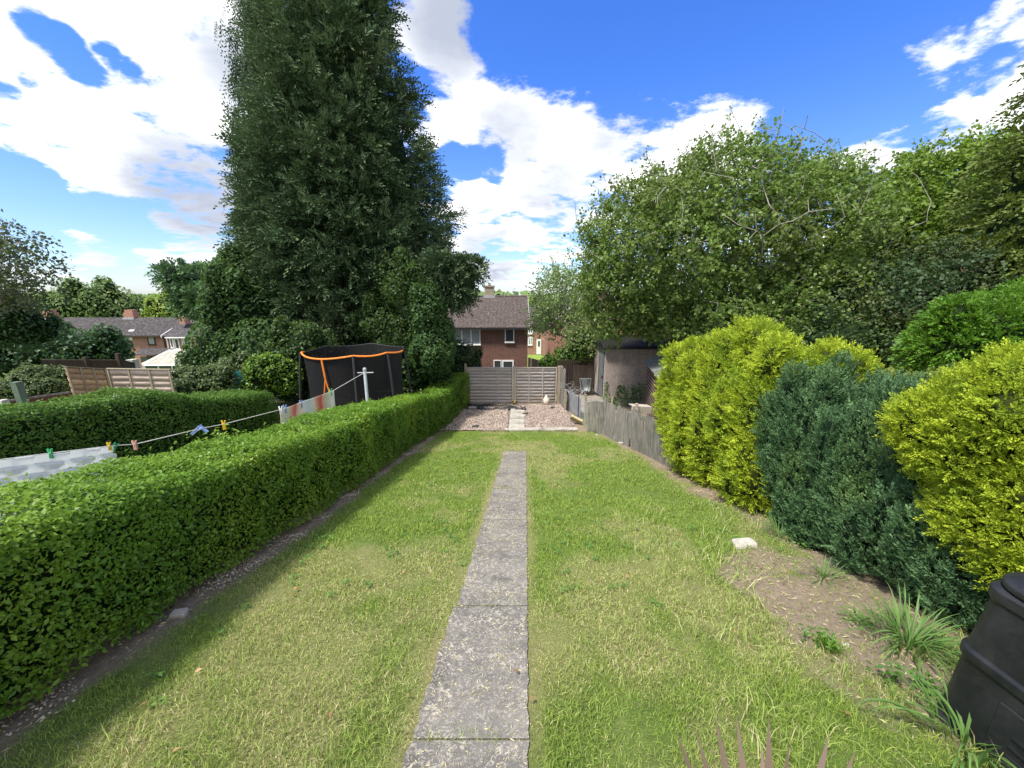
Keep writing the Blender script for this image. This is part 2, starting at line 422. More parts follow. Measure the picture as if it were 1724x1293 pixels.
def tubes(P0, P1, R0, R1, n=4):
    P0 = np.asarray(P0); P1 = np.asarray(P1); m = len(P0)
    d = nrm(P1 - P0); T, B = frame(d); Vs = []
    for P, Rr in ((P0, R0), (P1, R1)):
        for k in range(n):
            q = 2 * np.pi * k / n
            Vs.append(P + (math.cos(q) * T + math.sin(q) * B) * np.asarray(Rr)[:, None])
    V = np.stack(Vs, 1).reshape(-1, 3)
    i0 = np.arange(m)[:, None] * 2 * n
    F = np.stack([np.stack([i0[:, 0] + k, i0[:, 0] + (k + 1) % n, i0[:, 0] + n + (k + 1) % n, i0[:, 0] + n + k], -1) for k in range(n)], 1).reshape(-1, 4)
    return V, F
def colony(tips, base, fork, rtip=0.006, rexp=0.42, seg=0.5, wig=0.06):
    """connect tips to a growing skeleton; returns segments and radii"""
    base = np.array(base, float); fork = np.array(fork, float)
    nt = max(2, int(np.linalg.norm(fork - base) / seg))
    nodes = [base + (fork - base) * i / nt + (rng.normal(0, wig * 0.5, 3) if 0 < i else 0) for i in range(nt + 1)]
    par = [-1] + list(range(nt))
    order = np.argsort(np.linalg.norm(tips - fork, axis=1))
    NA = np.zeros((len(tips) * 8 + 100, 3)); cnt = len(nodes); NA[:cnt] = nodes
    dd = np.zeros(len(NA)); dd[:cnt] = 0
    tipidx = []
    for ti in order:
        t = tips[ti]
        s = max(0, cnt - 100000)
        dist = np.linalg.norm(NA[nt - 1 if nt > 1 else 0:cnt] - t, axis=1) + dd[nt - 1 if nt > 1 else 0:cnt] * 0.25
        j = int(np.argmin(dist)) + (nt - 1 if nt > 1 else 0)
        p = NA[j]; L = np.linalg.norm(t - p); k = min(6, max(1, int(L / seg + 0.5)))
        prev = j
        for q in range(1, k + 1):
            f = q / k; pt = p + (t - p) * f
            if q < k: pt = pt + rng.normal(0, wig * L * 0.5 + 0.01, 3) + np.array([0, 0, 0.08 * L * math.sin(math.pi * f)])
            if cnt >= len(NA): break
            NA[cnt] = pt; dd[cnt] = dd[prev] + L / k; par.append(prev); prev = cnt; cnt += 1
        tipidx.append(prev)
    par = np.array(par[:cnt]); NA = NA[:cnt]
    c = np.zeros(cnt); c[tipidx] += 1
    for i in range(cnt - 1, 0, -1): c[par[i]] += c[i]
    rad = rtip * np.maximum(c, 1) ** rexp
    i = np.arange(1, cnt); 
    return NA[par[i]], NA[i], np.minimum(rad[par[i]], rad[i] * 1.6), rad[i]
def broadleaf(name, label, E, ntips, nleaf, lsize, lmat, bmat='bark', base=None, fork=None, seed=1, clus=0.35, asp=0.8, disp=0.2, depth=0.3,
              group=None, cat='tree', rtip=0.006, freq=0.5, spread=0.9, ground=False, core=None, cs=0.6, sides=4, axis=None, face=None, rexp=0.42, whips=0):
    E = [(np.array(c, float), np.array(r, float) * np.ones(3)) for c, r in E]
    c0, r0 = E[0]
    base = np.array(base, float) if base is not None else G(c0[0], c0[1])
    fork = np.array(fork, float) if fork is not None else base + (c0 - base) * 0.45
    root = empty(name, base, label, cat, group)
    P, Nn = ell_sample(E, ntips, disp, freq, seed, inside=0.7, depth=depth, ground=ground, face=face)
    Wp = np.zeros((0, 3))
    if whips:
        Wp, Wn = ell_sample(E, whips * 3, disp, freq, seed + 3, inside=0.9, depth=0.03, ground=False); k = (Wn[:, 2] > -0.1); Wp = Wp[k][:whips]; Wn = Wn[k][:whips]
        Wq = Wp - Wn * 0.5; Wp = Wp + nrm(Wn + [0, 0, 0.5]) * rng.uniform(0.25, 1.0, (len(Wp), 1))
    PA = np.concatenate([P, Wp])
    P0, P1, R0, R1 = colony(PA, base - np.array([0, 0, 0.15]), fork, rtip, rexp)
    V, F = tubes(P0, P1, R0, R1, sides)
    mk('trunk', V, F, MATS[bmat], root)
    k = max(1, nleaf // len(P)); m = len(P)
    # clustered leaves: sub-clumps round each tip
    sub = rng.normal(0, clus, (m, 5, 3)); which = rng.integers(0, 5, (m, k))
    off = sub[np.arange(m)[:, None], which] + rng.normal(0, clus * 0.33, (m, k, 3))
    LP = (P[:, None, :] + off).reshape(-1, 3); LN = np.repeat(Nn, k, 0) * 0.5 + rng.normal(0, 0.3, (m * k, 3))
    if whips:
        t = rng.uniform(0.15, 1.0, (len(Wp), 13, 1)); q = (Wq[:, None] * (1 - t) + Wp[:, None] * t + rng.normal(0, .07, (len(Wp), 13, 3))).reshape(-1, 3)
        LP = np.concatenate([LP, q]); LN = np.concatenate([LN, rng.normal(0, 1, q.shape)])
    V, F = leaf_quads(LP, LN, lsize * rng.uniform(0.6, 1.3, len(LP)), asp, spread, 0.45, axis=axis)
    cv = np.repeat(np.clip(rng.normal(0.5, 0.18, m), 0, 1), k) + rng.normal(0, 0.2, m * k)
    cv = np.concatenate([cv, rng.normal(.5, .2, len(LP) - len(cv))])
    mk('crown', V, F, MATS[lmat], root, np.repeat(np.clip(cv, 0, 1), 4))
    if core:
        Vc, Fc = core_mesh(E, cs, disp * 0.8, freq, seed); mk('inner_hull', Vc, Fc, MATS[core], root, smooth=True)  # added dark hull that stops sky light inside the crown
    return root

leafmat('dark_hull', (0.008, 0.018, 0.006), (0.018, 0.035, 0.01), trans=0.0, rough=0.9, spec=0.1, cscale=9)  # very dark green for the added light-blocking hulls
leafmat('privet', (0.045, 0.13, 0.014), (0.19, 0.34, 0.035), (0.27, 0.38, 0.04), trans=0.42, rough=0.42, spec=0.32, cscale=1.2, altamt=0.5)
leafmat('privet_new', (0.12, 0.24, 0.03), (0.24, 0.36, 0.05), trans=0.4, rough=0.4)
leafmat('privet_far', (0.035, 0.10, 0.018), (0.11, 0.21, 0.035), trans=0.3, rough=0.5, spec=0.2)
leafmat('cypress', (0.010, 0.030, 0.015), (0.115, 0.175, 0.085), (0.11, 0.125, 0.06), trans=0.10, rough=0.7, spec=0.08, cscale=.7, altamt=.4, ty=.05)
leafmat('weeping', (0.03, 0.06, 0.036), (0.085, 0.14, 0.075), (0.12, 0.13, 0.06), trans=0.2, rough=0.6, spec=0.2, altamt=.4, ty=.1)
leafmat('pale_leaf', (0.11, 0.18, 0.06), (0.30, 0.40, 0.16), trans=0.4, rough=0.5)
leafmat('climber', (0.022, 0.055, 0.016), (0.075, 0.14, 0.035), trans=0.35, rough=0.5)
leafmat('sycamore', (0.06, 0.115, 0.025), (0.23, 0.34, 0.08), (0.12, 0.125, 0.04), trans=0.4, rough=0.5, cscale=0.5, altamt=0.5)
leafmat('sycamore_shaded', (0.025, 0.055, 0.012), (0.07, 0.12, 0.03), (0.09, 0.08, 0.03), trans=0.3, rough=0.5, cscale=0.5, altamt=0.5)  # darker copy of sycamore, shade put into the leaf colour
leafmat('olive_tree', (0.06, 0.13, 0.014), (0.22, 0.34, 0.045), (0.20, 0.26, 0.03), trans=0.4, rough=0.5, cscale=0.5)
leafmat('olive_conifer', (0.035, 0.065, 0.012), (0.15, 0.20, 0.035), trans=0.2, rough=0.6)
leafmat('ivy', (0.02, 0.055, 0.018), (0.075, 0.15, 0.045), (0.10, 0.17, 0.05), trans=0.25, rough=0.55, spec=0.2)
leafmat('ivy_bright', (0.04, 0.10, 0.015), (0.13, 0.24, 0.035), trans=0.35, rough=0.45)
leafmat('shrub_bright', (0.07, 0.16, 0.02), (0.22, 0.36, 0.05), trans=0.4, rough=0.45)
leafmat('grey_shrub', (0.05, 0.085, 0.035), (0.16, 0.21, 0.09), trans=0.3, rough=0.5)
leafmat('blue_shrub', (0.02, 0.06, 0.03), (0.06, 0.14, 0.06), trans=0.25, rough=0.5)
leafmat('holly', (0.018, 0.04, 0.016), (0.055, 0.10, 0.04), (0.3, 0.26, 0.05), trans=0.15, rough=0.5, spec=0.25, altamt=.25)
leafmat('green_layered', (0.04, 0.13, 0.01), (0.15, 0.30, 0.028), trans=0.3, rough=0.5)
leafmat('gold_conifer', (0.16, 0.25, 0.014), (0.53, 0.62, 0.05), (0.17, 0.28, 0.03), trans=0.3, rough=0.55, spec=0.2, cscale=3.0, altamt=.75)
leafmat('green_gold', (0.10, 0.15, 0.03), (0.25, 0.30, 0.05), trans=0.3, rough=0.55, spec=0.25)
leafmat('blue_cypress', (0.030, 0.085, 0.034), (0.13, 0.235, 0.10), (0.15, 0.24, 0.065), trans=0.15, rough=0.6, spec=0.2, cscale=2.5, altamt=.6, ty=.1)
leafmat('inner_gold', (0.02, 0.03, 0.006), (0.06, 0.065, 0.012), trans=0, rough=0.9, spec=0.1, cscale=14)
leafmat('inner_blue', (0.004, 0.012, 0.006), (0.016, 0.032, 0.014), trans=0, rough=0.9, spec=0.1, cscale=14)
leafmat('purple_leaf', (0.035, 0.045, 0.03), (0.10, 0.12, 0.08), (0.10, 0.06, 0.07), trans=0.3, altamt=.8)
leafmat('far_green', (0.09, 0.15, 0.05), (0.20, 0.30, 0.10), (0.28, 0.30, 0.10), trans=0.3, rough=0.6, cscale=0.15, altamt=.6)
leafmat('far_lime', (0.16, 0.24, 0.04), (0.32, 0.42, 0.08), trans=0.4, rough=0.6)
leafmat('far_copper', (0.12, 0.07, 0.05), (0.22, 0.15, 0.09), trans=0.3, rough=0.6)
leafmat('weed', (0.05, 0.13, 0.025), (0.15, 0.28, 0.06), trans=0.35, rough=0.5)
leafmat('cordyline', (0.12, 0.08, 0.065), (0.24, 0.175, 0.14), trans=0.2, rough=0.45, spec=0.4)
leafmat('long_grass', (0.08, 0.18, 0.04), (0.20, 0.34, 0.10), trans=0.4, rough=0.5)
surf('bark', (0.15, 0.14, 0.12), (0.34, 0.32, 0.28), 9, rough=0.9, bmp=0.6, bs=30)
surf('bark_dark', (0.035, 0.027, 0.02), (0.09, 0.07, 0.05), 9, rough=0.9, bmp=0.6, bs=30)
# ------------------------------------------------------------------ ground
def soil_at(x, y):
    P = np.c_[x, y]; n = fbm(P, 2.2, 31, 3) - 0.5
    left = np.clip((-2.44 - x + n * 0.35) / 0.14, 0, 1) * (x > -4.1) * (y < 13.6) * (y > -1)
    e = ((x - (2.62 + 0.12 * (y - 2.7))) / 0.72) ** 2 + ((y - 2.75) / 1.25) ** 2
    right = np.clip((1.05 - e + n * 1.8) / 0.5, 0, 1)
    under = np.clip((x - 3.0 + n * 0.5) / 0.2, 0, 1) * (y < 13) * (x < 6)
    behind = np.clip((x - 3.3) / 0.3, 0, 1) * (y > 5) * (y < 22) * (x < 13)
    pit = (np.abs(x) < 2.7) * (y > 12.95) * (y < 17) * 1.0
    far = (y > 16.9) * (y < 28) * (np.abs(x) < 12) * 0.6
    return np.clip(np.maximum.reduce([left, right, under, behind, pit, far]), 0, 1)
def dry_at(x, y):
    P = np.c_[x, y * 0.75]
    d = np.clip((fbm(P, 1.25, 5, 4) - 0.50) * 6.0, 0, 1) * 0.62
    xr = off_path(x * 0, y); dx = np.minimum(np.abs(x - xr), np.abs(x - xr + 0.6))
    edge = np.clip(1 - (dx - 0.02) / 0.10, 0, 1) * np.clip(fbm(P, 2.0, 9, 2) * 1.7 - 0.2, 0, 1) * (y < 10)
    return np.clip(np.maximum(d, edge), 0, 1)
m, T = newmat('ground')
so = T.n('ShaderNodeAttribute', attribute_name='soil').outputs['Fac']; dr = T.n('ShaderNodeAttribute', attribute_name='dry').outputs['Fac']
o = obj(T)
gr = T.mix(T.mr(T.noise(o, 9, 8, 0.7), 0.3, 0.7), (0.055, 0.095, 0.018), (0.13, 0.19, 0.04))
st = T.mix(T.mr(T.noise(o, 60, 6, 0.7), 0.3, 0.7), (0.16, 0.13, 0.06), (0.38, 0.32, 0.17))
gr = T.mix(T.m('MULTIPLY', T.m('ADD', dr, T.mr(T.noise(o, 30, 6, 0.7), 0.5, 0.8, 0.0, 0.7)), 0.7, clamp=True), gr, st)
sl = T.mix(T.mr(T.noise(o, 25, 8, 0.75), 0.3, 0.7), (0.125, 0.098, 0.07), (0.31, 0.25, 0.185))
sl = T.mix(T.mr(T.noise(o, 90, 4, 0.75), 0.60, 0.72), sl, (0.42, 0.36, 0.27))
far = T.mix(T.mr(T.noise(o, 0.02, 5, 0.6), 0.4, 0.6), (0.07, 0.13, 0.03), (0.14, 0.19, 0.06))
c = T.mix(so, gr, sl)
finish(T, princ(T, c, 0.95, 0.15, 0, bump(T, T.noise(o, 45, 8, 0.75), 0.8, 0.02)))
xs = np.concatenate([[-2500, -1200, -600, -300, -160, -90, -60, -40, -28, -20, -15], np.arange(-11, -4, 0.5), np.arange(-4, 4.6, 0.09), np.arange(5, 12, 0.5), [15, 20, 28, 40, 60, 90, 160, 300, 600, 1200, 2500]])
ys = np.concatenate([[-60, -30, -15, -8, -4, -2], np.arange(-1, 8, 0.09), np.arange(8, 18, 0.2), np.arange(18.5, 30, 0.8), [33, 37, 42, 50, 60, 75, 100, 140, 200, 300, 450, 700, 1100, 1800, 2900]])
XX, YY = np.meshgrid(xs, ys); x = XX.ravel(); y = YY.ravel()
so_ = soil_at(x, y)
z = gz(x, y) + (fbm(np.c_[x, y], 3.0, 3, 3) - 0.5) * 0.05 * (np.abs(x) < 12) * (y < 20)
pathm = (x > off_path(x, y) - 0.68) & (x < off_path(x, y) + 0.08) & (y < 10.1)
z = np.where(pathm, gz(x, y) + 0.004, z)
z = np.where((y > 12.8) & (y < 17.5) & (np.abs(x) < 3), gz(x, y) - 0.03, z)
nx = len(xs); idx = np.arange(len(x)).reshape(len(ys), nx)
F = np.stack([idx[:-1, :-1], idx[:-1, 1:], idx[1:, 1:], idx[1:, :-1]], -1).reshape(-1, 4)
g = mk('ground', np.c_[x, y, z], F, MATS['ground'], org=(0, 0, 0), smooth=True, extra={'soil': so_, 'dry': dry_at(x, y)})
tag(g, kind='structure')

# ------------------------------------------------------------------ path
m, T = newmat('path_concrete'); o = obj(T)
c = T.mix(T.mr(T.noise(o, 4, 6, 0.7), 0.3, 0.7), (0.085, 0.082, 0.078), (0.15, 0.143, 0.13))
blot = T.mr(T.noise(o, 30, 7, 0.75, 1.2), 0.50, 0.60)
blot = T.m('MULTIPLY', blot, T.mr(T.noise(o, 3.5, 5, 0.7), 0.35, 0.6, 0.15, 1.0))
c = T.mix(T.m('MULTIPLY', blot, 0.95), c, (0.46, 0.42, 0.35))
c = T.mix(T.m('MULTIPLY', T.mr(T.noise(o, 1.1, 5, 0.65), 0.42, 0.68), 0.5), c, (0.27, 0.255, 0.22)); c = T.mix(T.m('MULTIPLY', T.mr(T.noise(o, 3.3, 6, 0.7), 0.58, 0.7), 0.55), c, (0.05, 0.055, 0.04))
fine = T.mr(T.noise(o, 75, 3, 0.7), 0.60, 0.68)
c = T.mix(T.m('MULTIPLY', fine, 0.7), c, (0.56, 0.52, 0.46))
vo = T.n('ShaderNodeTexVoronoi'); T.l(o, vo.inputs['Vector']); vo.inputs['Scale'].default_value = 45
c = T.mix(T.mr(vo.outputs['Distance'], 0.12, 0.2, 0.45, 0.0), c, (0.03, 0.03, 0.03))
finish(T, princ(T, c, 0.93, 0.2, 0, bump(T, T.noise(o, 60, 6, 0.75), 0.7, 0.006)))
mb = MB()
cuts = [0.6, 1.52, gnd(820, 1023)[1], gnd(850, 877)[1], gnd(860, 824)[1], gnd(865, 760)[1]]
for a, b in zip(cuts[:-1], cuts[1:]):
    a += 0.006; b -= 0.006
    n = 24
    for i in range(n):
        y0 = a + (b - a) * i / n; y1 = a + (b - a) * (i + 1) / n
        wl = 0.60 if b < cuts[2] + .1 else 0.575
        V = []
        for zz in (-0.06, 0.017):
            for yy in (y0, y1):
                j = 0.006 * math.sin(yy * 17) + 0.006 * math.sin(yy * 47)
                V += [(off_path(0, yy) - wl + j, yy, float(gz(0, yy)) + zz), (off_path(0, yy) + 0.7 * j, yy, float(gz(0, yy)) + zz)]
        mb.add(V, [(0, 2, 3, 1), (4, 5, 7, 6), (0, 4, 6, 2), (1, 3, 7, 5)] + ([(0, 1, 5, 4)] if i == 0 else []) + ([(2, 6, 7, 3)] if i == n - 1 else []))
p_ = mb.build('path', MATS['path_concrete'], org=(0, 0, 0)); tag(p_, kind='structure')

# ------------------------------------------------------------------ lawn grass blades
leafmat('grass_blade', (0.10, 0.19, 0.025), (0.20, 0.29, 0.04), trans=0.35, rough=0.5, spec=0.3, cscale=1.3)
m, T = newmat('lawn_blade')
a = T.n('ShaderNodeAttribute', attribute_name='var').outputs['Fac']; d2 = T.n('ShaderNodeAttribute', attribute_name='dry').outputs['Fac']
c = T.mix(a, (0.14, 0.25, 0.036), (0.39, 0.50, 0.10))
c = T.mix(d2, c, T.mix(a, (0.46, 0.42, 0.20), (0.76, 0.70, 0.42)))
pr = princ(T, c, 0.55, 0.3); tr = T.n('ShaderNodeBsdfTranslucent'); T.l(c, tr.inputs[0])
mx = T.n('ShaderNodeMixShader'); mx.inputs[0].default_value = 0.35; T.l(pr, mx.inputs[1]); T.l(tr.outputs[0], mx.inputs[2]); finish(T, mx.outputs[0])
def blades(x, y, h, w, dry, name, mat='lawn_blade', lean=0.8, org=(0, 0, 0)):
    n = len(x); z = gz(x, y); th = rng.uniform(0, 2 * np.pi, n)
    Lx = np.cos(th); Ly = np.sin(th); ln = np.abs(rng.normal(0, lean, n)) * h
    ph = rng.uniform(0, 2 * np.pi, n); bx = np.cos(ph) * w / 2; by = np.sin(ph) * w / 2
    b = np.c_[x, y, z - 0.005]; wv = np.c_[bx, by, 0 * bx]
    mid = b + np.c_[Lx * ln * 0.35, Ly * ln * 0.35, h * 0.6]; tip = b + np.c_[Lx * ln, Ly * ln, h * np.clip(1 - ln / h * 0.25, 0.3, 1)]
    V = np.stack([b - wv, b + wv, mid + wv * 0.8, mid - wv * 0.8, tip], 1).reshape(-1, 3)
    i = np.arange(n)[:, None] * 5
    F4 = (i + np.array([[0, 1, 2, 3]])); F3 = (i + np.array([[3, 2, 4]]))
    var = np.repeat(np.clip(rng.normal(0.45, 0.28, n), 0, 1), 5)
    return mk(name, V, [F4, F3], MATS[mat], org=org, var=var, extra={'dry': np.repeat(dry, 5)})
def scatter(n, x0, x1, y0, y1):
    return rng.uniform(x0, x1, n), rng.uniform(y0, y1, n)
X_ = []; Y_ = []
for y0, y1, dens in ((0.8, 2.2, 11500), (2.2, 3.6, 9500), (3.6, 5.5, 5600), (5.5, 8.5, 3000), (8.5, 13.15, 1800)):
    a_, b_ = scatter(int((y1 - y0) * 5.9 * dens), -2.55, 3.35, y0, y1); X_.append(a_); Y_.append(b_)
x = np.concatenate(X_); y = np.concatenate(Y_)
inpath = (x > off_path(x, y) - 0.585 + 0.10 * (fbm(np.c_[x, y], 6, 19, 2) - .5)) & (x < off_path(x, y) - 0.01 + 0.10 * (fbm(np.c_[x, y], 6, 29, 2) - .5)) & (y < cuts[-1])
joint = np.min([np.abs(y - c_) for c_ in cuts[1:]], 0) < 0.03
keep = ~(inpath & ~(joint & (rng.random(len(x)) < 0.8)))
keep &= rng.random(len(x)) > np.clip(soil_at(x, y) * 1.0 - .12 * (x > 0), 0, .97) ** .8
keep &= ~((y > 12.95) & (np.abs(x - 0.2) < 3)) | (fbm(np.c_[x, y], 3, 8, 2) > 0.55) & (y < 13.05)
keep &= (x < 3.2 - 0.06 * np.maximum(0, y - 7)) 
x = x[keep]; y = y[keep]
tuft = fbm(np.c_[x, y], 5.0, 12, 3); tall = fbm(np.c_[x, y], 1.1, 14, 2)
h = (0.024 + 0.042 * np.clip(tuft - 0.25, 0, 1) + 0.03 * np.clip(tall - 0.45, 0, 1)) * rng.uniform(0.6, 1.4, len(x))
edge = np.minimum(np.abs(x - off_path(x, y)), np.abs(x - off_path(x, y) + 0.6)); h *= np.where(edge < 0.08, 0.7, 1)
w = 0.0022 + 0.0009 * np.clip(y, 0, 10)
dry = np.clip(dry_at(x, y) + rng.normal(0, 0.08, len(x)), 0, 1); dry = np.where(rng.random(len(x)) < dry * 0.85 + 0.03, np.clip(rng.normal(0.85, 0.15, len(x)), 0, 1), dry * 0.25)
h = np.where(dry > .5, h * .62, h)
lw = blades(x, y, h, w, dry, 'lawn_grass'); tag(lw, kind='stuff')
leafmat('clover', (0.06, 0.16, 0.03), (0.15, 0.30, 0.06), trans=0.3)
cx_, cy_ = scatter(420, -2.4, 3.1, 1.0, 9.5); k = (soil_at(cx_, cy_) < .8) & (fbm(np.c_[cx_, cy_], .9, 88, 2) > .5) & ~((cx_ > off_path(cx_, cy_) - .62) & (cx_ < off_path(cx_, cy_) + .03)); cx_, cy_ = cx_[k], cy_[k]
n_ = 9; x = np.repeat(cx_, n_) + rng.normal(0, .022, len(cx_) * n_); y = np.repeat(cy_, n_) + rng.normal(0, .022, len(cx_) * n_)
V, F = leaf_quads(np.c_[x, y, gz(x, y) + rng.uniform(.025, .05, len(x))], np.tile([0, 0, 1.], (len(x), 1)), rng.uniform(.018, .04, len(x)), .6, .35, .6)
tag(mk('lawn_weeds', V, F, MATS['clover'], org=(0, 0, 0), var=np.repeat(rng.random(len(x)), 4)), kind='stuff')
leafmat('brown_leaf', (0.16, 0.09, 0.04), (0.42, 0.26, 0.12), trans=.1)
x, y = scatter(90, -2.5, 3.2, 1.2, 11); V, F = leaf_quads(np.c_[x, y, gz(x, y) + .045], np.tile([0, 0, 1.], (len(x), 1)), rng.uniform(.02, .05, len(x)), .6, .3, .6)
tag(mk('fallen_brown_leaves', V, F, MATS['brown_leaf'], org=(0, 0, 0), var=np.repeat(rng.random(len(x)), 4)), kind='stuff')
# longer ragged tufts on the right and the edges
x, y = scatter(9000, 1.2, 3.4, 1.2, 5.2); k = (fbm(np.c_[x, y], 2.6, 44, 2) > 0.56); x = x[k]; y = y[k]
k = rng.random(len(x)) > soil_at(x, y) * 0.55; x = x[k]; y = y[k]
w_ = blades(x, y, rng.uniform(0.06, 0.15, len(x)), np.full(len(x), 0.005), np.where(rng.random(len(x)) < 0.25, 0.9, 0.1), 'rough_grass', lean=0.9); tag(w_, kind='stuff')
# straw and clippings lying on soil, path and lawn
def litter(x, y, L, W, dz, name, mat, dry=None, thick=None):
    n = len(x); z = gz(x, y) + dz; th = rng.uniform(0, 2 * np.pi, n); s = rng.uniform(0.5, 1.4, n)
    A = np.c_[np.cos(th), np.sin(th), rng.normal(0, 0.2, n)] * (L * s)[:, None] / 2; B = np.c_[-np.sin(th), np.cos(th), rng.normal(0, 0.4, n)] * (W * s)[:, None] / 2
    P = np.c_[x, y, z]; V = np.stack([P - A, P + B + [0, 0, .003], P + A, P - B], 1).reshape(-1, 3)
    return mk(name, V, np.arange(4 * n).reshape(-1, 4), MATS[mat], org=(0, 0, 0), var=np.repeat(rng.random(n), 4), extra={'dry': np.repeat(np.ones(n) if dry is None else dry, 4)})
x, y = scatter(15000, -0.6, 0.5, 1.3, 10.0); k = (x > off_path(x, y) - 0.6) & (x < off_path(x, y)); x = x[k]; y = y[k]
k = rng.random(len(x)) < np.clip(fbm(np.c_[x, y], 5, 6, 2) * 2.2 - 0.65, 0.05, 1); x = x[k]; y = y[k]
tag(litter(x, y, 0.022, 0.003, 0.021, 'dry_clippings', 'lawn_blade'), kind='stuff')
x, y = scatter(30000, -3.2, 4.0, 1.0, 12); k = rng.random(len(x)) < soil_at(x, y); x = x[k]; y = y[k]
tag(litter(x, y, 0.035, 0.0035, 0.02, 'dead_leaf_litter', 'lawn_blade'), kind='stuff')
leafmat('petal', (0.35, 0.3, 0.22), (0.62, 0.56, 0.42), trans=0.1)
x, y = scatter(22000, -2.9, -2.35, 1.0, 12); k = rng.random(len(x)) < soil_at(x, y) * np.clip(fbm(np.c_[x, y], 3, 66, 2) * 3 - 1.2, 0, 1); x = x[k]; y = y[k]
tag(litter(x, y, 0.015, 0.010, 0.022, 'fallen_leaves', 'petal'), kind='stuff')

# ------------------------------------------------------------------ gravel patio
m, T = newmat('gravel'); o = obj(T)
vo = T.n('ShaderNodeTexVoronoi'); T.l(o, vo.inputs['Vector']); vo.inputs['Scale'].default_value = 32
c = T.mix(T.mr(T.noise(o, 28, 5, 0.7), 0.3, 0.7), (0.25, 0.19, 0.155), (0.50, 0.42, 0.36))
c = T.mix(T.mr(vo.outputs['Distance'], 0.3, 0.55), c, (0.09, 0.07, 0.06))
c = T.mix(T.m('MULTIPLY', T.mr(T.noise(o, 1.1, 4, 0.6), 0.5, 0.7), 0.6), c, (0.16, 0.13, 0.10))
finish(T, princ(T, c, 0.9, 0.25, 0, bump(T, vo.outputs['Distance'], -1.0, 0.03)))
m, T = newmat('pebble'); a = T.n('ShaderNodeAttribute', attribute_name='var').outputs['Fac']
finish(T, princ(T, T.mix(a, (0.22, 0.16, 0.13), (0.58, 0.50, 0.44)), 0.85, 0.3))
def grid_sheet(name, x0, x1, y0, y1, nx, ny, dz, mat, amp=0.0, fx=None):
    X, Y = np.meshgrid(np.linspace(x0, x1, nx), np.linspace(y0, y1, ny)); x = X.ravel(); y = Y.ravel()
    if fx: x, y = fx(x, y)
    z = gz(x, y) + dz + (fbm(np.c_[x, y], 2.5, 77, 3) - 0.5) * amp
    i = np.arange(nx * ny).reshape(ny, nx); F = np.stack([i[:-1, :-1], i[:-1, 1:], i[1:, 1:], i[1:, :-1]], -1).reshape(-1, 4)
    return mk(name, np.c_[x, y, z], F, MATS[mat], org=(0, 0, 0), smooth=True)
def warp(x, y): return x, y + 0.1 * np.sin(x * 2.3) * (y < 14)
tag(grid_sheet('gravel_bed', -2.75, 2.35, 13.02, 16.9, 60, 50, 0.015, 'gravel', 0.06, warp), kind='structure')
n = 15000; x, y = scatter(n, -2.7, 2.3, 12.98, 16.4)
k = ~((np.abs(x - 0.17) < 0.33) & (y < 16)); x = x[k]; y = y[k]; n = len(x)
s = rng.uniform(0.012, 0.03, n); P = np.c_[x, y, gz(x, y) + 0.03 + rng.uniform(0, 0.02, n)]
O = np.array([[1, 0, 0], [0, 1, 0], [-1, 0, 0], [0, -1, 0], [0, 0, .7], [0, 0, -.7]])
V = (P[:, None, :] + O[None] * s[:, None, None] * rng.uniform(0.6, 1.3, (n, 6, 3)) + rng.normal(0, .15, (n, 6, 3)) * s[:, None, None]).reshape(-1, 3)
F = (np.arange(n)[:, None, None] * 6 + np.array([[0, 1, 4], [1, 2, 4], [2, 3, 4], [3, 0, 4], [1, 0, 5], [2, 1, 5], [3, 2, 5], [0, 3, 5]])[None]).reshape(-1, 3)
tag(mk('gravel', V, F, MATS['pebble'], org=(0, 0, 0), var=np.repeat(rng.random(n), 6)), kind='stuff')
surf('slab', (0.26, 0.25, 0.22), (0.42, 0.40, 0.35), 7, (0.17, 0.15, 0.12), 2.5, rough=0.92, bmp=0.5)
surf('stone_white', (0.30, 0.29, 0.25), (0.52, 0.50, 0.44), 9, (0.3, 0.27, 0.2), 6, rough=0.9, bmp=0.5, bs=40)
surf('black_membrane', (0.012, 0.012, 0.014), (0.035, 0.035, 0.04), 12, (0.08, 0.07, 0.06), 3, rough=0.6, bmp=0.6, bs=20, bd=0.03)
# stepping path through the gravel, slab by slab
gw = 'paving slabs laid through the gravel'
ysl = [13.35, 14.05, 14.75, 15.4]
nm = ['nearest paving slab of the strip crossing the gravel', 'second grey paving slab of the strip crossing the gravel', 'third grey paving slab, half way over the gravel', 'farthest paving slab of the strip, by the black sheeting']
for i, yy in enumerate(ysl):
    mb = MB(); mb.box((0.16 + (yy - 13) * .03, yy + .02, float(gz(0, yy)) + 0.035), (0.58, 0.62, 0.05), rotz(rng.normal(0, .02)) @ rotx(rng.normal(0, 0.02)))
    tag(mb.build('paving_slab', MATS['slab'], bevel=0.008), nm[i], 'paving slab', gw)
mb = MB(); mb.box((1.12, 13.1, float(gz(0, 13.1)) + 0.03), (2.45, 0.26, 0.07), rotz(0.015)); mb.box((-0.2, 13.12, float(gz(0, 13.1)) + 0.022), (0.15, 0.2, 0.06), rotz(0.1))
tag(mb.build('concrete_edging', MATS['slab'], bevel=0.012), 'long pale concrete edging between lawn and gravel', 'kerb')
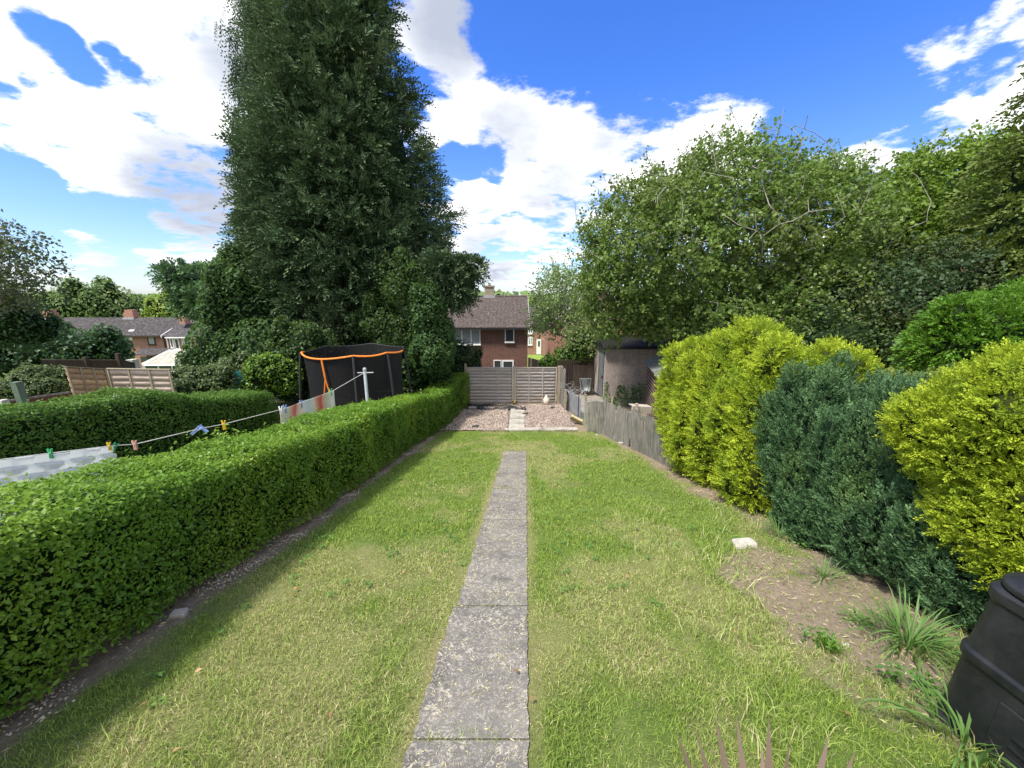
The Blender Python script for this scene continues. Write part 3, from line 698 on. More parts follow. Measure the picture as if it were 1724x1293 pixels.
# black weed sheet, crumpled, at the back of the gravel
V = []; nx, ny = 50, 14
X, Y = np.meshgrid(np.linspace(-2.3, 0.6, nx), np.linspace(15.55, 16.5, ny)); x = X.ravel(); y = Y.ravel() + 0.22 * (fbm(np.c_[X.ravel(), X.ravel() * 0], 2, 3, 3) - .5) * np.sign(16 - Y.ravel()) * 2
z = gz(x, y) + 0.06 + (fbm(np.c_[x, y * 2], 3.0, 91, 3) - 0.5) * 0.22
i = np.arange(nx * ny).reshape(ny, nx); F = np.stack([i[:-1, :-1], i[:-1, 1:], i[1:, 1:], i[1:, :-1]], -1).reshape(-1, 4)
tag(mk('weed_membrane', np.c_[x, y, z], F, MATS['black_membrane']), 'crumpled black weed membrane in front of the fence', 'membrane')
for (px, py, s, lb) in ((884, 700, 0.30, 'torn scrap of black membrane sticking up beside the paving slabs'), (930, 690, 0.22, 'black membrane scrap lying in the right half of gravel'), (800, 722, 0.3, 'black membrane scrap at the front left of the gravel')):
    p = gnd(px, py); mb = MB(); mb.plate([p + [-s / 2, 0, 0.03], p + [s / 3, .05, 0.045], p + [s / 2, .12, 0.11], p + [-s / 3, .14, 0.07]], (0.01, 0, 0.01))
    tag(mb.build('membrane_scrap', MATS['black_membrane']), lb, 'membrane scrap')
# ------------------------------------------------------------------ hedges
def EP(px, py, Y, rx, ry, rd=None):
    c = at(px, py, Y); d = Y / (CP - (py - CY) / FPX * SP)
    a = rx * d / FPX; b = ry * d / FPX / (CP - (py - CY) / FPX * SP) * 0.98
    return (c, (a, rd if rd else a * 0.9, b))
def hedge(name, label, xf, xb, hf, y0, y1, densf, sizef, mat, seed, group=None, parts=3, gap=0.1, bulge=0.16, sides='rtle'):
    root = empty(name, G((xf(y0) + xb(y0)) / 2, (y0 + y1) / 2), label, 'hedge', group)
    Ps = []; Ns = []; Ss = []
    ys = np.arange(y0, y1, 0.25)
    for ya in ys:
        yb = min(ya + 0.25, y1); ym = (ya + yb) / 2; x1 = xf(ym); x0 = xb(ym); h = hf(ym); per = 2 * h + (x1 - x0)
        n = int(per * (yb - ya) * densf(ym))
        y = rng.uniform(ya, yb, n); s = rng.uniform(0, per, n); zb = gz(0 * y, y)
        x = np.where(s < h, x1, np.where(s < h + x1 - x0, x1 - (s - h), x0)); z = np.where(s < h, s, np.where(s < h + x1 - x0, h, per - s))
        if 'l' not in sides:
            k = (s < h + x1 - x0) | (s < h + x1 - x0 + 0.35); x, y, z, s, zb = x[k], y[k], z[k], s[k], zb[k]
        rr = 0.2  # rounded shoulders
        cx = np.clip(x, x0 + rr, x1 - rr); cz = np.clip(z, 0, h - rr)
        v = np.c_[x - cx, 0 * x, z - cz]; L = np.linalg.norm(v, axis=1); v = v / (L[:, None] + 1e-6)
        p = np.c_[cx, y, cz] + v * rr
        q = p + np.array([0, 0, 0]) ; q[:, 2] += zb
        lump = (fbm(q, 1.1, seed, 3) - 0.5) * bulge * 2 + (fbm(q, 4.5, seed + 5, 2) - 0.5) * 0.11
        taper = np.where(s < h, -0.05 * np.clip(1 - z / 0.35, 0, 1) ** 2, 0)
        dep = -np.abs(rng.normal(0, 0.055, len(q))) + (rng.random(len(q)) < 0.03) * rng.uniform(0, 0.09, len(q))
        q = q + v * (lump + dep + taper)[:, None]
        low = gap * 0.6 * (0.6 + 1.2 * fbm(np.c_[y, y * 0], 2.5, seed + 9, 2))
        k = (z > low) ; Ps.append(q[k]); Ns.append(v[k]); Ss.append(np.full(k.sum(), sizef(ym)))
    # end caps
    for ye, sg in ((y0, -1), (y1, 1)):
        x1 = xf(ye); x0 = xb(ye); h = hf(ye); n = int((x1 - x0) * h * densf(ye))
        x = rng.uniform(x0, x1, n); z = rng.uniform(0.1, h, n); q = np.c_[x, np.full(n, ye) + sg * (0.02 - 0.15 * np.abs(rng.normal(0, .4, n))), z + gz(x, x * 0 + ye)]
        Ps.append(q); Ns.append(np.tile([0, sg, 0.0], (n, 1))); Ss.append(np.full(n, sizef(ye)))
    for k in range(int((y1 - y0) * 9)):     # stray shoots above the clipping line
        y = rng.uniform(y0 + .1, y1 - .1); x = rng.uniform(xb(y) + .15, xf(y) - .02); hh = rng.uniform(.03, .13); q = np.array([x, y, float(gz(x, y)) + hf(y) - .02]); n = 9
        P_ = q + np.c_[rng.normal(0, .018, n), rng.normal(0, .018, n), np.linspace(0, hh, n)]; Ps.append(P_); Ns.append(np.tile([0, 0, 1.0], (n, 1))); Ss.append(np.full(n, sizef(y) * .9))
    P = np.concatenate(Ps); Nn = np.concatenate(Ns); S = np.concatenate(Ss)
    V, F = leaf_quads(P, Nn, S * rng.uniform(0.6, 1.35, len(P)), 0.5, 0.65, 0.25, 0.12)
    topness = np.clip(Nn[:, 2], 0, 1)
    var = np.repeat(np.clip(rng.normal(0.42, 0.26, len(P)) + 0.25 * topness, 0, 1), 4)  # upward-facing leaves coloured lighter, the lit hedge top painted in
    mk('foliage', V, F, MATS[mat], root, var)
    # solid dark hull added inside the hedge to block sky light
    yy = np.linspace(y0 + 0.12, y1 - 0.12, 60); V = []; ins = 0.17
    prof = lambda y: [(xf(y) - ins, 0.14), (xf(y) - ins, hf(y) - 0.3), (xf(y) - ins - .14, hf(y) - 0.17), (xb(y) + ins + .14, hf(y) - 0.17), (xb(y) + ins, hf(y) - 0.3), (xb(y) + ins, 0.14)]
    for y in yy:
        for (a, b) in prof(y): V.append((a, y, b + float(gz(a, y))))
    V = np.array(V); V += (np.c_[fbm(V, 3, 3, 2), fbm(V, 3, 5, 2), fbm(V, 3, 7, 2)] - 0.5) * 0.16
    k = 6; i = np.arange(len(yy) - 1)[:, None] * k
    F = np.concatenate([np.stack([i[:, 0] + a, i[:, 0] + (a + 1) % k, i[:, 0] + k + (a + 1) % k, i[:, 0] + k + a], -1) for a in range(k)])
    mk('inner_hull', V, [F, np.array([[0, 1, 2, 3, 4, 5][::-1], [(len(yy) - 1) * k + j for j in range(6)]])], MATS['dark_hull'], root, smooth=True)
    for y in np.linspace(y0 + .3, y1 - .3, int((y1 - y0) * 2)):
        x = rng.uniform(xb(y) + .3, xf(y) - 0.14); b = G(x, y, -.03); mb = MB(); mb.tube([b, b + [rng.normal(0, .05), rng.normal(0, .1), .25], b + [rng.normal(0, .1), rng.normal(0, .15), .5]], [.02, .015, .01], 5); mb.build('stem', MATS['bark_dark'], root)
    return root
xf1 = lambda y: float(np.interp(y, [0, 2.2, 10.5, 13.2, 15.2, 16.5], [-2.52, -2.60, -2.66, -2.35, -2.1, -1.85]))
xb1 = lambda y: float(np.interp(y, [0, 10.5, 16.5], [-3.75, -3.75, -3.1]))
hf1 = lambda y: float(np.interp(y, [0, 2.5, 6, 7.6, 10, 13, 14.6, 15.0, 16.5], [1.08, 1.13, 1.22, 1.33, 1.38, 1.42, 1.38, 1.45, 1.5]))
hedge('privet_hedge', 'long clipped bright green privet hedge along the left edge of the lawn', xf1, xb1, hf1, 0.35, 16.45,
      lambda y: float(np.interp(y, [0, 3, 6, 10, 16], [4600, 4600, 3000, 1900, 1300])), lambda y: float(np.interp(y, [0, 3, 6, 10, 16], [0.034, 0.036, 0.042, 0.052, 0.062])), 'privet', 21, sides='rt')
xf2 = lambda y: -7.05 + 0.12 * math.sin(y * 0.9)
xb2 = lambda y: -8.3
hf2 = lambda y: float(np.interp(y, [0, 4, 6, 7.0, 7.6, 8.6, 11.5], [1.3, 1.42, 1.5, 1.62, 1.72, 1.55, 1.55]))
hedge('privet_hedge', 'second clipped privet hedge on the far side of the neighbouring garden, behind the washing line', xf2, xb2, hf2, 2.6, 11.2,
      lambda y: 1500.0, lambda y: 0.055, 'privet_far', 51, sides='rt', bulge=0.12)
# bright new shoots standing out of the hedge top
for (px, py, h, lb) in ((372, 742, 0.22, 'yellow-green young shoots rising from the hedge top below the yellow peg'), (935, 0, 0, '')):
    if h:
        p = atX(px, py, -3.3); n = 46
        P = p + np.c_[rng.normal(0, 0.16, n), rng.normal(0, 0.16, n), rng.uniform(-0.05, h * .7, n)]
        V, F = leaf_quads(P, np.tile([0, 0, 1.0], (n, 1)), 0.06, 0.45, 0.7, 0.3)
        rt = empty('hedge_shoots', p, lb, 'shoots'); mk('leaves', V, F, MATS['privet_new'], rt, np.repeat(rng.random(n), 4))

# ------------------------------------------------------------------ conifers on the right
def gE(x, y, h, rx, ry, rz): return ((x, y, float(gz(x, y)) + h), (rx, ry, rz))
SPG = dict(K=12, out=0.9, up=0.6, rnd=0.5, ll=0.36, w=0.055, spread=0.75)
bush('golden_conifer', 'tall yellow-green golden conifer beside the end of the weathered board fence', 'conifer',
     [gE(3.95, 5.30, 1.08, 0.74, 0.68, 1.14), gE(4.0, 6.6, 1.22, 0.86, 0.95, 1.32), gE(3.90, 7.75, 1.45, 0.72, 0.62, 1.0), (at(1150, 600, 7.5), (.30, .3, .14)), (at(1235, 588, 6.5), (.3, .35, .2)), (at(1290, 596, 5.9), (.26, .35, .2))],
     34000, 0.14, 'gold_conifer', 'inner_gold', disp=0.13, freq=2.2, seed=5, pl=(80, .15, .30, 0, 1), p=3.2, cscale=.8, spray=SPG, depth=0.07, base=G(4.1, 6.2))
bush('variegated_conifer', 'dull green-gold conifer top between the golden conifer and the blue-green cypresses', 'conifer',
     [gE(4.6, 5.0, 1.15, 0.75, 0.55, 0.95), gE(5.2, 4.5, 1.1, 0.6, 0.6, 0.85)], 6200, 0.15, 'green_gold', 'inner_gold', disp=0.13, freq=2, seed=6, pl=(20, .14, .25, 0, 1), spray=SPG, depth=0.08, base=G(4.8, 4.9))
SPB = dict(K=11, out=0.5, up=1.0, rnd=0.3, ll=0.38, w=0.06, spread=0.6)
gb = 'blue-green cypresses in the right hand row'
bush('green_cypress', 'dark blue-green cypress with a bare brown stem, right beside the golden conifer', 'conifer',
     [gE(3.80, 4.40, 1.00, 0.56, 0.46, 0.80), gE(3.62, 4.0, .42, .40, .32, .42), gE(4.5, 4.2, .85, .6, .5, .75)],
     20000, 0.115, 'blue_cypress', 'inner_blue', disp=0.10, freq=3, seed=7, pl=(70, .085, .30, 0, 1), p=3.6, cscale=.7, spray=SPB, depth=0.06, group=gb, base=G(3.9, 4.25))
bush('green_cypress', 'middle blue-green cypress, its base hanging over the bare soil', 'conifer',
     [gE(3.86, 3.58, 0.86, 0.58, 0.46, 0.72), gE(3.64, 3.3, 0.44, 0.46, 0.40, 0.46), gE(4.6, 3.4, .72, .6, .6, .62)],
     20000, 0.11, 'blue_cypress', 'inner_blue', disp=0.10, freq=3, seed=8, pl=(70, .085, .30, 0, 1), p=3.6, cscale=.7, spray=SPB, depth=0.06, group=gb, base=G(3.9, 3.5))
bush('green_cypress', 'low spreading blue-green cypress between the bare soil and the black compost bin', 'conifer',
     [gE(3.88, 2.88, 0.72, 0.54, 0.46, 0.68), gE(3.66, 2.62, 0.40, 0.46, 0.40, 0.40), gE(3.70, 2.25, 0.32, 0.42, 0.34, 0.34), gE(4.6, 2.9, 0.65, 0.6, 0.5, 0.6)],
     20000, 0.10, 'blue_cypress', 'inner_blue', disp=0.10, freq=3, seed=9, pl=(70, .075, .26, 0, 1), p=3.2, cscale=.7, spray=SPB, depth=0.06, group=gb, base=G(3.85, 2.75))
bush('golden_conifer', 'nearest golden conifer, cut back to two rounded lobes above the compost bin', 'conifer',
     [((3.78, 2.62, 0.85), (0.66, 0.60, 0.54)), ((3.66, 2.4, 0.34), (0.50, 0.5, 0.34)), ((4.4, 2.6, 0.95), (0.8, 0.6, 0.55)), ((4.1, 2.2, 0.4), (0.6, 0.5, 0.5))],
     36000, 0.085, 'gold_conifer', 'inner_gold', disp=0.16, freq=2.4, seed=10, p=2.4, pl=(30, .16, .20, 0, 1), spray=SPG, depth=0.06, base=G(3.9, 2.4))
mb = MB()
for (a, b) in (((3.75, 2.35), (3.7, 2.4)), ((3.95, 2.55), (4.1, 2.6)), ((3.6, 2.15), (3.6, 2.25))):
    mb.tube([G(*a, -0.05), (b[0], b[1], 0.0), (b[0] + .05, b[1], .6)], [0.045, 0.035, 0.02], 8)
o_ = [o for o in COL.objects if o.name.startswith('golden_conifer')][-1]
mb.build('trunk', MATS['bark_dark'], o_)
# bare stems inside the first cypress
o_ = [o for o in COL.objects if o.name == 'green_cypress'][0]; mb = MB()
for dx in (0, 0.07): mb.tube([G(3.6 + dx, 4.12, 0.1), G(3.52 + dx, 4.1, 0.7), G(3.46 + dx, 4.06, 1.1), G(3.5 + dx, 4.1, 1.5)], [0.018, 0.014, 0.011, 0.007], 6)
mb.build('stem', MATS['bark'], o_)
# ------------------------------------------------------------------ giant cypress
def revolve_conifer(name, label, cx, cy, prof, nclump, nsp, L, mat, K=10, up=0.35, droop=0.25, seed=1, csz=0.5, lump=0.22, ll=0.36, w=0.07, hang=False, front=0.55, group=None, zt=None, core=True, tight=False):
    g = G(cx, cy); root = empty(name, g, label, 'conifer', group)
    zs = np.array([p[0] for p in prof]); rs = np.array([p[1] for p in prof])
    zz = rng.uniform(zs[0], zs[-1], nclump * 4); r = np.interp(zz, zs, rs); k = rng.random(len(zz)) < r / rs.max(); zz = zz[k]; r = r[k]
    th = rng.uniform(0, 2 * np.pi, len(zz)); tc_ = np.array([-cx, -cy]); tc_ = tc_ / np.linalg.norm(tc_)
    f = np.cos(th) * tc_[0] + np.sin(th) * tc_[1]; k = (f > -0.25) | (rng.random(len(th)) < 0.25); zz, r, th = zz[k][:nclump], r[k][:nclump], th[k][:nclump]
    dr = np.c_[np.cos(th), np.sin(th), 0 * th]; p0 = np.c_[cx + r * np.cos(th), cy + r * np.sin(th), zz]
    rr = r * (1 + (fbm(p0, 0.55, seed, 3) - 0.5) * 2 * lump - np.abs(rng.normal(0, 0.07, len(r)))) + (rng.random(len(r)) < 0.08) * rng.uniform(0, 0.5, len(r))
    C = np.c_[cx + rr * np.cos(th), cy + rr * np.sin(th), zz]
    m = len(C); ax = nrm(dr + np.array([0, 0, up]) + rng.normal(0, 0.15, (m, 3)))
    Ax = np.repeat(ax, nsp, 0); Cc = np.repeat(C, nsp, 0)
    cs = np.repeat(csz * rng.uniform(0.7, 1.4, m), nsp)[:, None]
    t = rng.random((m * nsp, 1)); lat = rng.normal(0, 1, (m * nsp, 3)) * cs * ((0.06 + 0.30 * (1 - t)) if tight else (0.16 + 0.42 * (1 - t)))
    P = Cc - Ax * cs * 1.1 + Ax * cs * 1.9 * t + lat
    if hang:
        D_ = np.repeat(dr, nsp, 0) * 0.25 + np.array([0, 0, -1.0]) + rng.normal(0, 0.12, P.shape)
    else: D_ = Ax + nrm(lat) * 0.55 + rng.normal(0, 0.25, P.shape)
    V, F = sprays(P, D_, L * rng.uniform(0.6, 1.25, len(P)), K, ll, w, droop, 0.6)
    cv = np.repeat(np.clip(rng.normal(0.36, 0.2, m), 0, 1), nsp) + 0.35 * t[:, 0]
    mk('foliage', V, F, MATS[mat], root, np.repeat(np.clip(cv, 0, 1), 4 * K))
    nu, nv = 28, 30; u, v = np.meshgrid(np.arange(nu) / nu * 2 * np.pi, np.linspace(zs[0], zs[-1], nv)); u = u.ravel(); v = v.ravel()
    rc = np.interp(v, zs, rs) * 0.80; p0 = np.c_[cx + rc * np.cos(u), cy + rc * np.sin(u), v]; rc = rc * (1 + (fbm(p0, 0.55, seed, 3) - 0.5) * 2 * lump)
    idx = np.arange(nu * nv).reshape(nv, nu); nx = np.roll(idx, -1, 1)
    if core: mk('inner_hull', np.c_[cx + rc * np.cos(u), cy + rc * np.sin(u), v], np.stack([idx[:-1], nx[:-1], nx[1:], idx[1:]], -1).reshape(-1, 4), MATS['dark_hull'], root, smooth=True)  # dark hull added within the sprays, blocks sky light
    mb = MB(); mb.tube([g - [0, 0, .2], (cx, cy, zs[-1] * 0.5), (cx, cy, zs[-1] - .3)], [0.35, 0.2, 0.03], 10); mb.build('trunk', MATS['bark_dark'], root)
    return root
revolve_conifer('giant_cypress', 'enormous dark green cypress towering behind the trampoline', -7.15, 18.4,
                [(-2.2, 3.1), (0, 3.6), (3, 3.85), (5.5, 3.55), (9, 2.6), (12, 1.85), (15, 1.2), (18, .7), (20, 0.2)], 850, 30, 0.56, 'cypress', K=9, up=0.5, droop=0.35, seed=3, csz=0.85, lump=0.34, w=0.05, ll=0.36, tight=True)
revolve_conifer('weeping_conifer', 'narrow weeping conifer with hanging curtains of foliage, left of the giant cypress', -10.35, 18.9,
                [(-2.5, 1.6), (2, 1.75), (6, 1.6), (9, 1.2), (12, .95), (15, .6), (19, 0.1)], 560, 15, 0.85, 'weeping', K=12, up=0.15, droop=0.1, seed=13, csz=0.4, hang=True, ll=0.17, w=0.03)
# dark cedar behind
bush('cedar_tree', 'flat-branched dark blue-green cedar showing left of the ivy', 'conifer', [EP(345, 470, 25, 52, 16, 2), EP(310, 462, 25, 32, 7, 1.5), EP(365, 500, 25, 45, 30, 2)], 1700, 0.6, 'blue_cypress', 'inner_blue',
     disp=0.3, freq=0.8, seed=15, spray=dict(K=10, out=1, up=0.1, rnd=.3, ll=.4, w=.07, droop=.3), depth=0.15, base=G(-19, 25))
# ------------------------------------------------------------------ ivy, climbers and shrubs round the conifers
bush('ivy_column', 'dark ivy-clad column left of the weeping conifer', 'ivy', [EP(418, 520, 15.5, 68, 95), EP(385, 590, 15, 60, 65), EP(445, 600, 14.5, 60, 70), EP(405, 450, 16, 38, 32)], 15000, 0.13, 'ivy', disp=0.16, freq=0.9, seed=16, depth=0.08)
bush('climbing_ivy', 'mid green climber hanging on the front of the giant cypress', 'climber', [EP(670, 480, 15.0, 40, 55, .6), EP(640, 545, 14.8, 40, 36, .6), EP(695, 545, 14.9, 36, 45, .6)], 11000, 0.10, 'climber', None, disp=0.45, freq=1.5, seed=17, depth=0.28, pl=(26, .3, .5, 0, 1))
bush('dark_climber', 'dark leafy growth right of the giant cypress, leaning towards the brick house', 'climber',
     [EP(722, 525, 15, 28, 55, 1.0), EP(745, 565, 15.2, 18, 36, .7), EP(725, 590, 14.9, 42, 50, 1.2)], 8000, 0.12, 'ivy', disp=0.25, freq=1.1, seed=18, depth=0.14)
bush('dark_yew', 'dark conifer branch reaching right towards the chimney', 'conifer', [EP(745, 458, 16, 38, 22, 1), EP(790, 452, 16, 24, 14, .6), EP(762, 488, 16, 26, 20, .8)], 1500, 0.45, 'cypress', disp=0.25, freq=1.2, seed=19, spray=dict(K=10, out=.9, up=0.2, rnd=.4, ll=.38, w=.07, droop=.3), depth=0.12, base=G(-2.6, 16))
bush('round_shrub', 'dark rounded shrub in front of the brick house, behind the end of the hedge', 'shrub', [EP(775, 605, 17.6, 32, 34, .9), EP(755, 625, 17.3, 34, 34, .9), EP(790, 618, 17.8, 18, 20, .6)], 5500, 0.09, 'holly', disp=0.16, freq=1.5, seed=20)
bush('undergrowth', 'deep shaded undergrowth behind the trampoline', 'shrub', [EP(600, 590, 16, 150, 60, 1.0), EP(500, 600, 15.5, 60, 60, 1.0), EP(700, 620, 15.5, 60, 50, 1.0)], 9000, 0.14, 'ivy', disp=0.16, freq=1.0, seed=22)
bush('bright_shrub', 'bright lime green shrub left of the trampoline', 'shrub', [EP(450, 625, 12.6, 34, 30, .6), EP(432, 640, 12.5, 22, 20, .5), EP(480, 640, 12.7, 22, 25, .5)], 4200, 0.085, 'shrub_bright', disp=0.4, freq=2.2, seed=23, pl=(24, .2, .28, 0, 1), depth=.2)
bush('arching_shrub', 'yellowish arching shrub above the left edge of the trampoline', 'shrub', [EP(510, 575, 14.0, 46, 34, .8), EP(480, 600, 13.8, 36, 30, .8), EP(540, 600, 14.2, 34, 40, .8)], 6000, 0.11, 'climber', disp=0.35, freq=1.5, seed=24, pl=(20, .25, .4, 0, 1))
bush('leafy_shrub', 'grey-green leafy shrub behind the second hedge, next to the teal hut', 'shrub', [EP(355, 640, 12.0, 52, 24, .8), EP(310, 648, 11.6, 26, 20, .6), EP(400, 628, 12.9, 40, 26, .7)], 7000, 0.085, 'grey_shrub', disp=0.35, freq=1.8, seed=25, pl=(24, .2, .28, 0, 1), depth=.2)
bush('rounded_tree', 'wide dark green rounded bush in front of the terraced houses', 'bush', [EP(95, 592, 24, 85, 42, 3), EP(20, 590, 23, 60, 50, 3), EP(150, 598, 25, 48, 32, 2)], 9000, 0.22, 'blue_shrub', disp=0.12, freq=0.7, seed=26, base=G(-26, 24))
bush('grey_shrub', 'pale grey-green shrub beside the leaning green post', 'shrub', [EP(62, 638, 10.4, 36, 24, .6), EP(30, 655, 9.8, 34, 24, .5), EP(75, 655, 10, 24, 20, .5)], 4200, 0.06, 'grey_shrub', disp=0.2, freq=2.2, seed=27)
bush('small_yellow_bush', 'small yellow-green bush under the bedroom window of the terraced house', 'bush', [EP(192, 592, 38, 16, 10, .8), EP(207, 597, 38, 12, 10, .8)], 1500, 0.2, 'far_lime', disp=0.2, freq=1, seed=28)
# left edge tree with spreading sparse branches
broadleaf('purple_leaved_tree', 'sparse purplish tree with spreading twigs at the left edge', [EP(-5, 460, 17, 60, 75, 1.6), EP(-70, 430, 17, 80, 100, 2), EP(35, 440, 17, 42, 62, 1.2)], 230, 6500, 0.14, 'purple_leaf', 'bark_dark', base=G(-23.5, 17), fork=G(-23, 17, 3.2), seed=30, clus=0.3, disp=0.35, depth=0.2, axis=np.array([0.6, 0, 0]))
bush('dark_bush', 'dark blue-green bush at the left edge beneath the purplish tree', 'bush', [EP(20, 540, 18, 40, 45, 1.5), EP(-40, 520, 18, 60, 70, 1.5), EP(50, 560, 18.5, 30, 30, 1.5)], 5000, 0.14, 'blue_shrub', disp=0.2, freq=1, seed=31, base=G(-23, 18))
# ------------------------------------------------------------------ trees on the right
sy = broadleaf('sycamore_tree', 'huge spreading broad-leaved tree rising behind the pebbledash garage', [EP(1230, 400, 16, 160, 150, 3.2), EP(1105, 430, 15.6, 128, 132, 2.8), EP(1345, 400, 16.5, 105, 128, 3), EP(1040, 475, 15.6, 62, 98, 2.0), EP(1200, 520, 15.2, 165, 68, 2.2), EP(1360, 525, 14.6, 130, 75, 2.4)],
               1900, 118000, 0.115, 'sycamore', 'bark', base=G(10.2, 17.5), fork=G(10, 17.3, 2.2), seed=33, clus=0.24, disp=0.22, depth=0.16, freq=0.45, core=None, rtip=0.007, whips=260)
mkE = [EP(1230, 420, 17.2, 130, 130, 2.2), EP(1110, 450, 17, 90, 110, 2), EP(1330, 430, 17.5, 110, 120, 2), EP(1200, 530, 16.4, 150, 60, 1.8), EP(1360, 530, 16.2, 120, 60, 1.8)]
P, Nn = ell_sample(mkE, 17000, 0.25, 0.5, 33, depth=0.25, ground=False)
V, F = leaf_quads(P, Nn, 0.15 * rng.uniform(.6, 1.3, len(P)), 0.8, 0.8, 0.3); mk('inner_crown', V, F, MATS['sycamore_shaded'], sy, np.repeat(rng.random(len(P)), 4))  # inner leaves coloured darker to stand for shade within the crown
broadleaf('pale_tree', 'light airy tree left of the huge tree, between the two brick houses', [EP(945, 505, 23, 46, 60, 1.6), EP(985, 555, 22, 38, 50, 1.5), EP(922, 505, 23, 24, 40, 1), EP(908, 538, 25, 18, 22, .8)], 360, 11000, 0.13, 'pale_leaf', 'bark', base=G(2.9, 22.6), whips=50, seed=35, clus=0.28, disp=0.3, depth=0.25)
bush('laurel_bush', 'leafy green bush behind the picket fence and the wheelbarrow', 'bush', [EP(930, 610, 21.8, 22, 14, .6), EP(965, 600, 22, 36, 22, .8), EP(985, 585, 22.3, 28, 34, .8)], 3500, 0.12, 'ivy_bright', disp=0.2, freq=1.5, seed=36)
broadleaf('olive_green_tree', 'yellow-olive tree in the upper right behind the dark conifer', [EP(1565, 345, 18, 95, 88, 2.5), EP(1650, 320, 18, 85, 80, 2.5), EP(1500, 400, 17.5, 70, 90, 2), EP(1620, 420, 17.5, 100, 90, 2)], 800, 52000, 0.15, 'olive_tree', 'bark_dark', base=G(19, 18.5), whips=60, seed=37, clus=0.34, disp=0.25, depth=0.2, core='dark_hull', cs=0.5)
revolve_conifer('dark_gold_conifer', 'tall dark golden conifer cut off by the right edge', 17.0, 12.6, [(-2.5, 1.9), (1, 2.0), (3, 1.9), (7, 1.5), (10, .8), (12, .1)], 480, 10, 0.5, 'olive_conifer', K=9, up=0.1, droop=0.45, seed=38, csz=0.5)
broadleaf('whitebeam_tree', 'dark grey-green tree between the olive tree and the layered green bush', [EP(1570, 480, 13.5, 95, 75, 2), EP(1480, 520, 13.2, 80, 70, 2), EP(1640, 500, 13.5, 60, 70, 2)], 520, 26000, 0.11, 'holly', 'bark_dark', base=G(14, 13.8), seed=39, clus=0.3, disp=0.25, depth=0.2, core='dark_hull', cs=0.6)
bush('layered_bush', 'fresh green bush with layered horizontal sprays at the right edge', 'bush', [EP(1668, 560, 8.6, 88, 52, 1.0), EP(1605, 585, 8.6, 48, 40, .8), EP(1750, 535, 8.6, 70, 50, 1.0), EP(1740, 590, 8.4, 80, 60, 1)], 9000, 0.24, 'green_layered', disp=0.18, freq=1.6, seed=40,
     spray=dict(K=9, out=1.0, up=0.1, rnd=0.3, ll=.4, w=.08, droop=.2), depth=0.08)
bush('shaded_thicket', 'dark shaded thicket under the huge tree, behind the cypress row', 'bush', [EP(1430, 575, 12.6, 130, 50, 1.2), EP(1290, 590, 13, 100, 40, 1.2), EP(1540, 590, 11.5, 80, 50, 1)], 9000, 0.11, 'sycamore_shaded', disp=0.2, freq=1.3, seed=41)
# ------------------------------------------------------------------ far trees
gf = 'distant trees beyond the terraced houses'
for (px, py, Y, rx, ry, mat, lb, nn, s) in (
    (160, 512, 82, 66, 36, 'far_green', 'big rounded green tree rising behind the terraced roof', 5200, 0.62),
    (312, 520, 70, 48, 34, 'far_lime', 'lime yellow tree right of the terraced roof', 3600, 0.55),
    (232, 528, 95, 42, 18, 'far_green', 'low green tree behind the right hand chimney of the terrace', 1800, 0.6),
    (75, 528, 95, 42, 20, 'far_green', 'green tree behind the left hand chimney of the terrace', 2000, 0.6),
    (58, 528, 80, 14, 12, 'far_lime', 'small yellow-green tree at the left end of the terraced roof', 900, 0.5),
    (-20, 530, 100, 60, 26, 'far_green', 'dim green tree behind the left edge bush', 1500, 0.7),
    (902, 520, 60, 18, 20, 'far_lime', 'pale green tree right of the brick house roof', 1500, 0.4),
    (840, 512, 90, 40, 15, 'far_green', 'treetop just showing above the roof ridge', 900, 0.6),
    (280, 535, 90, 36, 22, 'far_green', 'dark green tree between the lime tree and the terrace', 1600, 0.6)):
    c, r = EP(px, py, Y, rx, ry); g = G(c[0], c[1]); E = [(c, r), (c + [r[0] * .5, 0, -r[2] * .4], np.array(r) * .7), (c + [-r[0] * .5, 0, -r[2] * .4], np.array(r) * .7)]
    root = bush('distant_tree', lb, 'tree', E, nn, s, mat, disp=0.22, freq=0.25 if rx > 20 else .5, seed=int(px) % 50 + 60, group=gf, base=g, part='crown', depth=0.1)
    mb = MB(); mb.tube([g - [0, 0, .3], c + [0, 0, -r[2] * .3]], [0.35, 0.2], 8); mb.build('trunk', MATS['bark_dark'], root)
n = 52000; y = rng.uniform(150, 560, n); x = rng.uniform(-620, 620, n); hh = 6 + 10 * fbm(np.c_[x, y], 0.03, 71, 3) + 4 * fbm(np.c_[x, y], 0.12, 72, 2)
P = np.c_[x, y, gz(x, y) + hh * rng.uniform(0.3, 1, n) ** 0.5]; V, F = leaf_quads(P, np.tile([0, -0.6, 0.7], (n, 1)), 5.0, 0.8, 0.6, 0.4)
tag(mk('distant_wood', V, F, MATS['far_green'], org=(0, 0, 0), var=np.repeat(np.clip(fbm(P, .04, 5, 2) + rng.normal(0, .15, n), 0, 1), 4)), 'band of woodland on the horizon', 'wood', kind='stuff')
